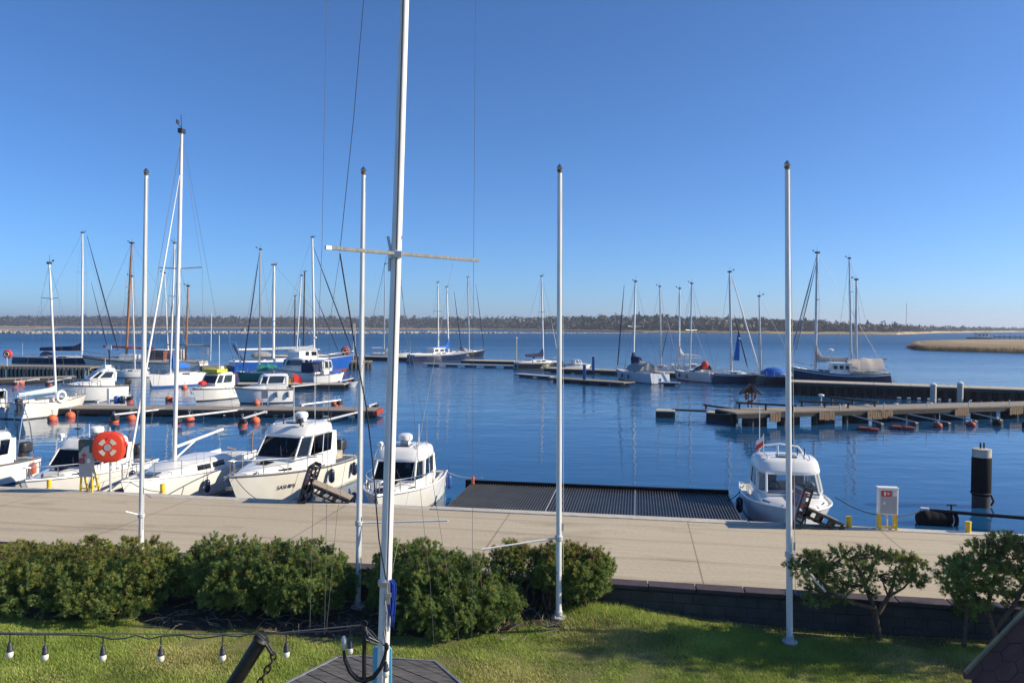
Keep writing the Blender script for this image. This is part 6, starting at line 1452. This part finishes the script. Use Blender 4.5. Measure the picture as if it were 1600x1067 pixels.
# ------------------------------------------------------------------ string lights between mast and left
YS = 7.0
t = thing('string_lights', 'black cable of small white bulbs hanging across the lawn at lower left', 'string lights', PD(-260, 985, YS))
o_ = V(t.location)
cab = [(-260, 984), (-120, 990), (0, 990), (50, 991), (100, 991), (150, 993), (175, 998), (195, 997), (212, 992), (232, 998), (255, 993), (285, 992), (310, 997), (330, 995), (348, 992), (375, 994), (390, 990), (410, 989), (447, 990), (480, 987), (520, 986), (545, 983), (566, 977), (580, 985), (592, 1000), (603, 1010)]
mb = MB(); mb.tube([PD(x, y, YS) - o_ for x, y in cab], .0065, 6); mb.build('cable', 'plastic_dark', t)
mb = MB(); mb.tube([PD(x, y, YS + .03) - o_ for x, y in ((-260, 978), (0, 988), (250, 990), (420, 990), (566, 976))], .006, 5); mb.build('support_wire', 'wire', t)
for x, y0, y1, tilt in ((-130, 990, 1026, 0), (15.5, 990, 1027, 0), (70.5, 991, 1031, 0), (161, 993, 1032, .02), (251.5, 993, 1033, 0), (348, 992, 1032, .03), (447.5, 989, 1027, 0), (547.5, 983, 1021, 0), (603, 1010, 1057, 0)):
    a, b = PD(x, y0, YS) - o_, PD(x, y1, YS) - o_
    mb = MB(); z = b.z
    mb.tube([a, V((b.x, b.y, z + .16))], .006, 6); mb.lathe([(.010, .15), (.015, .13), (.024, .115), (.024, .085), (.028, .08), (.028, .06)], b, 14); sk = mb.build('socket', 'plastic_dark', t)
    mb = MB(); mb.lathe([(.026, .06), (.031, .046), (.031, .024), (.024, .006), (.012, -.006), (.003, -.008)], b, 16); mb.build('bulb', 'bulb', sk)
# ------------------------------------------------------------------ iron anchor on a post, davit with chain
p0 = PD(569, 1067, YS); f = V((p0.x, p0.y + .0, LZ))
t = thing('iron_anchor', 'upright black iron anchor with curved arms in front of the blue board', 'anchor', f)
zt = PD(569, 978, YS).z - LZ; zb = PD(569, 1064, YS).z - LZ
mb = MB(); mb.tube([(0, 0, zb - .05), (0, 0, zt)], .02, 10); mb.build('shank', 'iron', t)
pts = [PD(x, y, YS) - f for x, y in ((537, 1016), (539, 1030), (547, 1049), (558, 1060), (569, 1063), (583, 1058), (595, 1042), (601, 1026), (604, 1012))]
mb = MB(); mb.tube(pts, [.014, .018, .021, .023, .024, .023, .021, .018, .012], 10); mb.build('arms', 'iron', t)
c_ = PD(537.5, 1004, YS) - f; mb = MB(); mb.sphere(c_, .05, 12, (.62, .35, 1.45)); mb.build('fluke', 'galv', t)
c_ = PD(604, 1010, YS) - f; mb = MB(); mb.sphere(c_, .03, 10, (.8, .6, 1.4)); mb.build('fluke', 'iron', t)
mb = MB(); mb.torus(V((0, 0, zt + .025)), .028, .008, 14, 6, Matrix.Rotation(math.radians(90), 3, 'X')); mb.build('ring', 'iron', t)
mb = MB(); mb.tube([(0, 0, 0), (0, 0, zb - .04)], .05, 10); mb.build('post', 'iron', t)
mb = MB()
for k in range(6): a = PD(566 + (k % 3) * 3, 977 + k, YS) - f; mb.tube([a, a + V((.05 + .02 * math.sin(k * 2), -.02, -.05 - .02 * k)), a + V((.12 + .02 * k, 0, -.16))], .004, 4)
mb.build('lashing', 'wire', t)
YD = 6.0; a, b = PD(-64 + 20, 1720, YD), PD(409, 998, YD)
t = thing('davit', 'thick black iron davit leaning up to the right with a shackle at its tip', 'davit', (a.x, a.y, LZ))
o_ = V(t.location); mb = MB(); mb.tube([a - o_, b - o_], [.066, .058], 18); mb.lathe([(.066, -.02), (.07, 0), (.05, .02)], b - o_, 16, (b - a).to_track_quat('Z', 'Y').to_matrix()); mb.build('arm', 'iron', t)
mb = MB(); mb.box((0, 0, .02), (.4, .4, .04)); mb.build('foot_plate', 'iron', t)
sh = [PD(x, y, YD) for x, y in ((404, 990), (412, 996), (420, 1008), (427, 1019))]
mb = MB(); mb.tube([p - o_ for p in sh], .011, 8); mb.tube([p - o_ + V((0, -.035, 0)) for p in sh], .011, 8); mb.tube([sh[-1] - o_ + V((0, .01, 0)), sh[-1] - o_ + V((0, -.045, 0))], .013, 8); mb.build('shackle', 'iron', t)
ch = thing('anchor_chain', 'rusty black link chain hanging from the davit tip', 'chain', sh[-1]); o_ = V(ch.location); mb = MB()
cp = [PD(x, y, YD) for x, y in ((427, 1020), (427, 1030), (421, 1040), (415, 1050), (409, 1060), (404, 1071), (400, 1084), (398, 1100), (397, 1118), (397, 1140))]
for i in range(len(cp) - 1):
    m_ = (cp[i] + cp[i + 1]) / 2; d = (cp[i + 1] - cp[i]); hl = d.length * .62; d.normalize(); sd = V((d.z, 0, -d.x)) if i % 2 == 0 else V((0, 1, 0))
    mb.tube([m_ - o_ + d * (hl * math.cos(q)) * (1 if abs(math.cos(q)) > 0 else 1) + sd * (.022 * math.sin(q)) for q in [2 * math.pi * k / 14 for k in range(14)]], .0085, 6, closed=True)
mb.build('links', 'rust', ch)
# ------------------------------------------------------------------ hexagonal plank deck below the mast
ZD = 1.0
hexa = [P(x, y, ZD) for x, y in ((446, 1063), (526, 1023), (560, 1021.5), (682, 1030), (728, 1069))]
cx = sum((p.x for p in hexa)) / 5; near = [V((hexa[4].x - .1, hexa[4].y - 1.0, ZD)), V((hexa[0].x + .1, hexa[0].y - 1.1, ZD))]
hexa += near; cen = sum(hexa, V()) / len(hexa)
t = thing('plank_deck', 'dark grey six sided timber deck with border boards under the signal mast', 'deck', (cen.x, cen.y, 0)); o_ = V((cen.x, cen.y, 0))
loc_ = [p - o_ for p in hexa]
mb = MB(); mb.prism([p - V((0, 0, .08)) for p in loc_], (0, 0, -.5)); mb.build('plinth', 'dark_wood', t)
# planks laid diagonally, clipped to the outline
def clip(poly, n, d):
    out = []
    for i in range(len(poly)):
        a, b = poly[i], poly[(i + 1) % len(poly)]; da, db = a.dot(n) - d, b.dot(n) - d
        if da <= 0: out.append(a)
        if da * db < 0: out.append(a.lerp(b, da / (da - db)))
    return out
pd = V((.80, -.6, 0)).normalized(); pn = V((-pd.y, pd.x, 0)); mb = MB(); w = .118
inner = [p * .955 + V((0, 0, p.z * .045)) for p in loc_]
for k in range(-30, 31):
    q = clip(clip(inner, pn, (k + 1) * w - .010), -pn, -(k * w))
    if len(q) >= 3: mb.prism([V((p.x, p.y, ZD - .075)) for p in q], (0, 0, .05 + .004 * math.sin(k * 2.7)))
mb.build('planks', 'plank', t)
mb = MB()
for i in range(len(loc_)): a, b = loc_[i], loc_[(i + 1) % len(loc_)]; ia, ib = inner[i], inner[(i + 1) % len(loc_)]; mb.prism([V((p.x, p.y, ZD - .07)) for p in (a, b, ib, ia)], (0, 0, .06))
mb.build('border_boards', 'plank_edge', t, bevel=.006)
# ------------------------------------------------------------------ kiosk roof at lower right
E0 = P(1521, 1052, 2.55); t = thing('garden_kiosk', 'small kiosk with brown hexagonal shingle roof and yellowed fascia at lower right', 'kiosk', (E0.x, E0.y, LZ)); o_ = V((E0.x, E0.y, LZ))
rise = PD(1604, 966, E0.y) - E0; rr_ = V((rise.x, 0, rise.z)); ln = 1.9 / rr_.x * rr_; e = E0 - o_; D_ = V((.04, -3.0, 0))
nrm = V((-rr_.z, 0, rr_.x)).normalized()
mb = MB(); mb.prism([e, e + ln, e + ln + D_, e + D_], nrm * .03); mb.build('roof_deck', 'shingle', t)
mb = MB(); ud, vd = rr_.normalized(), V((0, -1, 0)); rs = random.Random(12); s_ = .145
for i in range(-1, 14):
    for j in range(0, 16):
        c_ = e + ud * (i * s_ * 1.5 + .02) + vd * ((j + (.5 if i % 2 else 0)) * s_ * 1.732) + nrm * (.034 + .004 * (i % 2))
        if (c_ - e).dot(ud) < 0 or (c_ - e).dot(ud) > ln.length - .1: continue
        mb.prism([c_ + (ud * math.cos(q) + vd * math.sin(q)) * s_ * .97 for q in [k * math.pi / 3 for k in range(6)]], nrm * (.006 + rs.uniform(0, .004)))
mb.build('shingles', 'shingle', t, angle=20)
mb = MB(); mb.bar(e + V((-.05, .03, -.03)), e + ln + V((0, .03, .0)), .05, .12, nrm); mb.build('fascia', 'rake_wood', t, bevel=.006)
mb = MB(); ridge = e + ln; mb.prism([ridge, ridge + V((ln.x, 0, -ln.z)), ridge + V((ln.x, -3.0, -ln.z)), ridge + V((0, -3.0, 0))], V((.02, 0, .03))); mb.build('far_slope', 'shingle', t)
mb = MB(); mb.box((e.x + 1.9, e.y - 1.5, 1.0), (3.2, 2.7, 2.0)); mb.build('walls', 'brown_wood', t)
mb = MB(); mb.box((e.x + .03, e.y - .04, 1.05), (.09, .09, 2.1)); mb.build('corner_post', 'dark_wood', t)

# ================================================================== SHRUBS AND PINES
def tufts(pts, ax, rng, K=34, ln=.12, wd=.0068):
    N = len(pts); ax = ax / np.linalg.norm(ax, axis=1)[:, None]
    ref = np.tile([[0.0, 0, 1]], (N, 1)); ref[np.abs(ax[:, 2]) > .9] = [1, 0, 0]
    u = np.cross(ax, ref); u /= np.linalg.norm(u, axis=1)[:, None]; w = np.cross(ax, u)
    L = ln * rng.uniform(.65, 1.25, N)
    th = rng.uniform(0, 2 * np.pi, (N, K)); s = rng.random((N, K)) ** .8
    rad = u[:, None] * np.cos(th)[..., None] + w[:, None] * np.sin(th)[..., None]
    b = pts[:, None] + ax[:, None] * (s * L[:, None] * .8)[..., None]
    open_ = rng.uniform(.6, 1.15, (N, K)) * (1 - .3 * s)
    d = ax[:, None] * (1.05 - .75 * open_)[..., None] + rad * open_[..., None]
    nl = L[:, None] * rng.uniform(.55, .9, (N, K))
    tip = b + d * nl[..., None]
    pr = np.cross(d, rng.normal(0, 1, (N, K, 3))); pr /= np.linalg.norm(pr, axis=2)[..., None] + 1e-9
    v = np.stack([b - pr * wd, b + pr * wd, tip], 2)
    return v.reshape(-1, 3)
def foliage(root, pts, ax, rng, olive=.25, brown=.05, K=34, ln=.12, wd=.0068):
    v = tufts(pts, ax, rng, K, ln, wd); N = len(pts)
    r = rng.random(N); zn = (pts[:, 2] - pts[:, 2].min()) / np.ptp(pts[:, 2])
    mi = np.where(r < brown * (zn > .75) * 4, 2, np.where(r > 1 - olive * (.3 + 1.2 * zn), 1, 0))
    np_mesh('foliage', v, np.arange(len(v)), 3, ['needle', 'needle_olive', 'needle_brown'], np.repeat(mi, K), root)
def shrub(lb, base, blobs, n, seed, olive=.25, brown=.05, nb=46, ln=.088, low=0.16, density_in=.35, spread=1.0):
    """blobs: world ellipsoids (x, y, z, rx, ry, rz)"""
    rng = np.random.default_rng(seed); rd = random.Random(seed)
    t = thing('mugo_pine_shrub', lb, 'shrub', base, 0, 'mugo pines along the wall'); o = np.array(base)
    vol = np.array([b[3] * b[5] for b in blobs]); cnt = (vol / vol.sum() * n).astype(int); P_, A_ = [], []
    for (x, y, z, rx, ry, rz), c in zip(blobs, cnt):
        u = rng.normal(0, 1, (c, 3)); u /= np.linalg.norm(u, axis=1)[:, None]
        ph = rng.uniform(0, 6.28, 6)
        lump = 1 + .10 * np.sin(u[:, 0] * 7 + ph[0]) * np.sin(u[:, 2] * 6 + ph[1]) + .08 * np.sin(u[:, 1] * 9 + u[:, 0] * 5 + ph[2]) + .06 * np.sin(u[:, 0] * 15 + u[:, 2] * 13 + ph[3])
        inner = rng.random(c) < density_in
        rad = np.where(inner, rng.uniform(.5, .9, c), rng.uniform(.92, 1.05, c)) * lump
        p = np.stack([x + u[:, 0] * rx * rad, y + u[:, 1] * ry * rad, z + u[:, 2] * rz * rad], 1)
        a = u * .75 + np.array([0, 0, .75]) + rng.normal(0, .25, (c, 3))
        k = p[:, 2] > LZ + low
        P_.append(p[k]); A_.append(a[k])
    p, a = np.concatenate(P_), np.concatenate(A_)
    m_ = rng.integers(6, 10, len(p)); m_[rng.random(len(p)) < .1] = 3
    sel = rng.random(len(p)) < .27; p, a, m_ = p[sel], a[sel], m_[sel]
    a = a / np.linalg.norm(a, axis=1)[:, None]; ci = np.repeat(np.arange(len(p)), m_)      # pom-pom clusters of shoots
    off = rng.normal(0, 1, (len(ci), 3)); off /= np.linalg.norm(off, axis=1)[:, None]; off = off * .9 + a[ci] * .8
    cs = rng.uniform(.05, .105, len(p))[ci]
    p, a = p[ci] + off * cs[:, None], a[ci] * .9 + off * .7
    keep = p[:, 1] < 16.30 - .1694 * p[:, 0] + np.where(p[:, 2] > 1.15, .5, -.06)
    p, a = p[keep], a[keep]
    foliage(t, p - o, a, rng, olive, brown, ln=ln, wd=.0058)
    mb = MB(); idx = rng.choice(len(p), nb, replace=False)
    for i in idx:
        q = V(p[i] - o); bx = min(blobs, key=lambda b: abs(b[0] - p[i][0])); s0 = V((bx[0] - o[0] + rd.uniform(-.25, .25), bx[1] - o[1] + rd.uniform(-.2, .2), .0))
        m1 = s0.lerp(q, .45) + V((rd.uniform(-.1, .1), rd.uniform(-.1, .1), -.10)); mb.tube([s0, m1, q], [.026, .018, .007], 5)
    mb.build('branches', 'bark', t)
shrub('broad olive tinged pine shrub at the left edge of the lawn', (-9.4, 16.2, LZ), [(-11.7, 16.4, .90, 1.3, 1.1, .64), (-10.3, 16.1, .88, 1.1, 1.05, .70), (-9.2, 16.3, .90, 1.0, 1.05, .76), (-8.15, 16.3, .92, .85, .95, .72), (-8.7, 15.6, .68, 1.1, .75, .50)], 6800, 1, olive=.5, brown=.08, nb=70)
shrub('long dense dark green pine shrub between the left shrub and the second flagpole', (-5.3, 16.1, LZ), [(-6.5, 16.5, 1.06, .85, .8, .58), (-5.5, 16.1, 1.08, 1.15, .95, .62), (-4.5, 16.0, 1.08, .92, .9, .60), (-4.0, 15.8, .92, .45, .6, .52)], 6000, 2, olive=.2, brown=.04, nb=70, low=.24)
shrub('rounded dense pine shrub just right of the signal mast', (-1.5, 15.5, LZ), [(-2.45, 15.8, 1.02, .55, .7, .72), (-1.7, 15.4, 1.00, .9, .95, .82), (-.80, 15.3, .86, .82, .85, .70), (-.25, 15.3, .72, .42, .6, .50), (-1.3, 15.0, .72, .95, .65, .48)], 6600, 3, olive=.22, brown=.04, nb=60)
shrub('small round pine shrub behind the third flagpole against the wall', (1.3, 15.7, LZ), [(1.45, 15.75, 1.28, .58, .46, .48), (.95, 15.75, 1.40, .40, .4, .40), (.25, 15.85, 1.50, .28, .3, .22), (-.05, 15.9, 1.62, .24, .26, .16)], 2700, 4, olive=.35, brown=.1, nb=40, density_in=.3, low=.5)

def pine(lb, foot, Yc, pads, limbs, seed, n=46, name='pine_tree', ln=.10, dz=0, cat='pine'):
    rng = np.random.default_rng(seed); rd = random.Random(seed)
    t = thing(name, lb, cat, foot, 0, 'open crowned pines at the wall'); o = V(foot); P_, A_ = [], []; mb = MB()
    for pts, r0, r1 in limbs:
        w = [PD(x, y, Yc + dy) - o for x, y, dy in pts]; k = len(w)
        mb.tube(w, [r0 + (r1 - r0) * i / (k - 1) for i in range(k)], 8)
    ends = [PD(x, y, Yc + dy) - o for pts, _, _ in limbs for x, y, dy in pts[1:]]
    for (px, py, rx, rz) in pads:
        yy = Yc + rd.uniform(-.55, .45); c = PD(px, py, yy) - o; sx, sz = rx / FPX * yy, .58 * rz / FPX * yy
        m_ = int(1.9 * n * rx * rz / 600)
        u = rng.normal(0, 1, (m_, 3)); u /= np.linalg.norm(u, axis=1)[:, None]; rad = rng.random(m_) ** .45 * (1 + .22 * np.sin(u[:, 0] * 6 + px) * np.sin(u[:, 2] * 5 + py))
        p = np.array(c) + np.stack([u[:, 0] * sx, u[:, 1] * max(sx, .3) * .95, u[:, 2] * sz], 1) * rad[:, None]
        P_.append(p); A_.append(u * .7 + np.array([0, 0, .65]) + rng.normal(0, .3, (m_, 3)))
        e = min(ends, key=lambda q: (q - c).length)
        for k in rng.choice(m_, min(9, m_), replace=False):
            q = V(p[k]); mid = e.lerp(q, .5) + V((rd.uniform(-.06, .06), 0, rd.uniform(-.08, .02))); mb.tube([e, mid, q], [.014, .010, .005], 5)
    mb.build('trunk', 'bark', t)
    foliage(t, np.concatenate(P_), np.concatenate(A_), rng, .3, .08, ln=ln)
f = P(1374, 997, LZ)
pine('open crowned pine with twisted trunk just right of the rightmost flagpole', (f.x, f.y, LZ), 14.75,
     [(1258, 888, 26, 18), (1280, 876, 28, 15), (1300, 895, 30, 20), (1276, 912, 28, 17), (1318, 866, 26, 15), (1345, 885, 30, 17), (1362, 865, 28, 14), (1382, 872, 20, 14), (1405, 874, 26, 17), (1428, 884, 22, 18), (1410, 900, 26, 17), (1432, 908, 18, 14), (1295, 930, 30, 16), (1320, 915, 24, 14), (1275, 940, 22, 12), (1262, 868, 20, 10), (1350, 905, 20, 12), (1390, 915, 14, 9), (1355, 925, 16, 8)],
     [([(1374, 1004, 0), (1370, 975, 0), (1366, 950, 0)], .075, .06), ([(1366, 950, 0), (1352, 915, 0), (1342, 890, .1), (1330, 870, .1)], .05, .02), ([(1366, 950, 0), (1325, 940, -.2), (1300, 925, -.3), (1275, 900, -.3), (1255, 880, -.3)], .045, .016), ([(1372, 958, 0), (1388, 932, .1), (1396, 912, .1), (1400, 885, .2)], .05, .02), ([(1388, 932, .1), (1412, 918, .1), (1428, 900, .1)], .03, .014), ([(1352, 915, 0), (1365, 885, .2), (1372, 868, .2)], .026, .012), ([(1388, 932, .1), (1380, 910, 0), (1372, 898, 0)], .02, .01)], 31)
f = P(1562, 1003, LZ)
pine('larger dense pine cut by the right edge above the kiosk roof', (f.x, f.y, LZ), 14.2,
     [(1490, 905, 24, 24), (1512, 880, 28, 20), (1500, 925, 24, 20), (1540, 858, 32, 18), (1572, 845, 30, 14), (1600, 858, 34, 22), (1532, 890, 30, 20), (1562, 880, 30, 18), (1592, 895, 30, 20), (1520, 945, 26, 14), (1550, 915, 24, 14), (1640, 880, 46, 34), (1620, 920, 34, 22), (1582, 935, 26, 14), (1660, 930, 40, 26), (1530, 925, 20, 14), (1510, 960, 18, 9), (1482, 880, 16, 12), (1690, 900, 40, 34)],
     [([(1562, 1010, 0), (1552, 985, 0), (1542, 955, 0)], .07, .055), ([(1542, 955, 0), (1520, 925, 0), (1505, 900, 0), (1495, 890, 0)], .04, .016), ([(1542, 955, 0), (1550, 915, .1), (1560, 880, .1), (1572, 850, .1)], .045, .018), ([(1552, 985, 0), (1585, 945, -.1), (1605, 905, 0), (1625, 880, 0)], .05, .02), ([(1506, 1015, .1), (1508, 975, .1), (1512, 945, .1)], .05, .025), ([(1585, 945, -.1), (1650, 925, 0), (1690, 900, 0)], .035, .016), ([(1550, 915, .1), (1532, 890, .1), (1530, 870, .1)], .024, .012)], 32, n=60)
# the tall pine beyond the right edge whose shade falls across the lawn
rng = np.random.default_rng(77); f = V((14.6, 13.45, LZ)); t = thing('pine_tree', 'tall pine outside the right edge shading the lawn', 'pine', f)
mb = MB(); mb.tube([(0, 0, -.1), (.1, 0, 2.2), (0, .1, 4.6), (.1, 0, 7.2)], [.17, .14, .10, .03], 8)
P_, A_ = [], []
for k in range(34):
    a = k * 2.4; q = k / 34; rz_ = 1.5 + 5.7 * q; rr__ = 1.5 * (1 - .62 * q) * (.35 + .65 * rng.random()); c = np.array([rr__ * math.cos(a), .62 * rr__ * math.sin(a), rz_])
    u = rng.normal(0, 1, (110, 3)) * np.array([.34, .30, .15]); P_.append(c + u); A_.append(u + np.array([0, 0, .4])); mb.tube([(0, 0, rz_ - .4), tuple(c * .6 + np.array([0, 0, rz_ * .4 - .1])), tuple(c)], [.04, .025, .01], 5)
mb.build('trunk', 'bark', t); foliage(t, np.concatenate(P_), np.concatenate(A_), rng, .3, .05, K=14, ln=.15, wd=.012)
# ================================================================== AIR
def haze(density):
    m = bpy.data.materials.new('air'); m.use_nodes = True; n, l = m.node_tree.nodes, m.node_tree.links
    n.remove(n['Principled BSDF']); v = n.new('ShaderNodeVolumePrincipled'); v.inputs['Color'].default_value = (.80, .88, 1.0, 1); v.inputs['Density'].default_value = density; v.inputs['Anisotropy'].default_value = .3
    l.new(v.outputs[0], n['Material Output'].inputs['Volume'])
    mb = MB(); mb.box((0, 4400, 44), (18300, 9300, 94)); o = mb.build('haze', m); tag(o, kind='stuff')
haze(.00018)
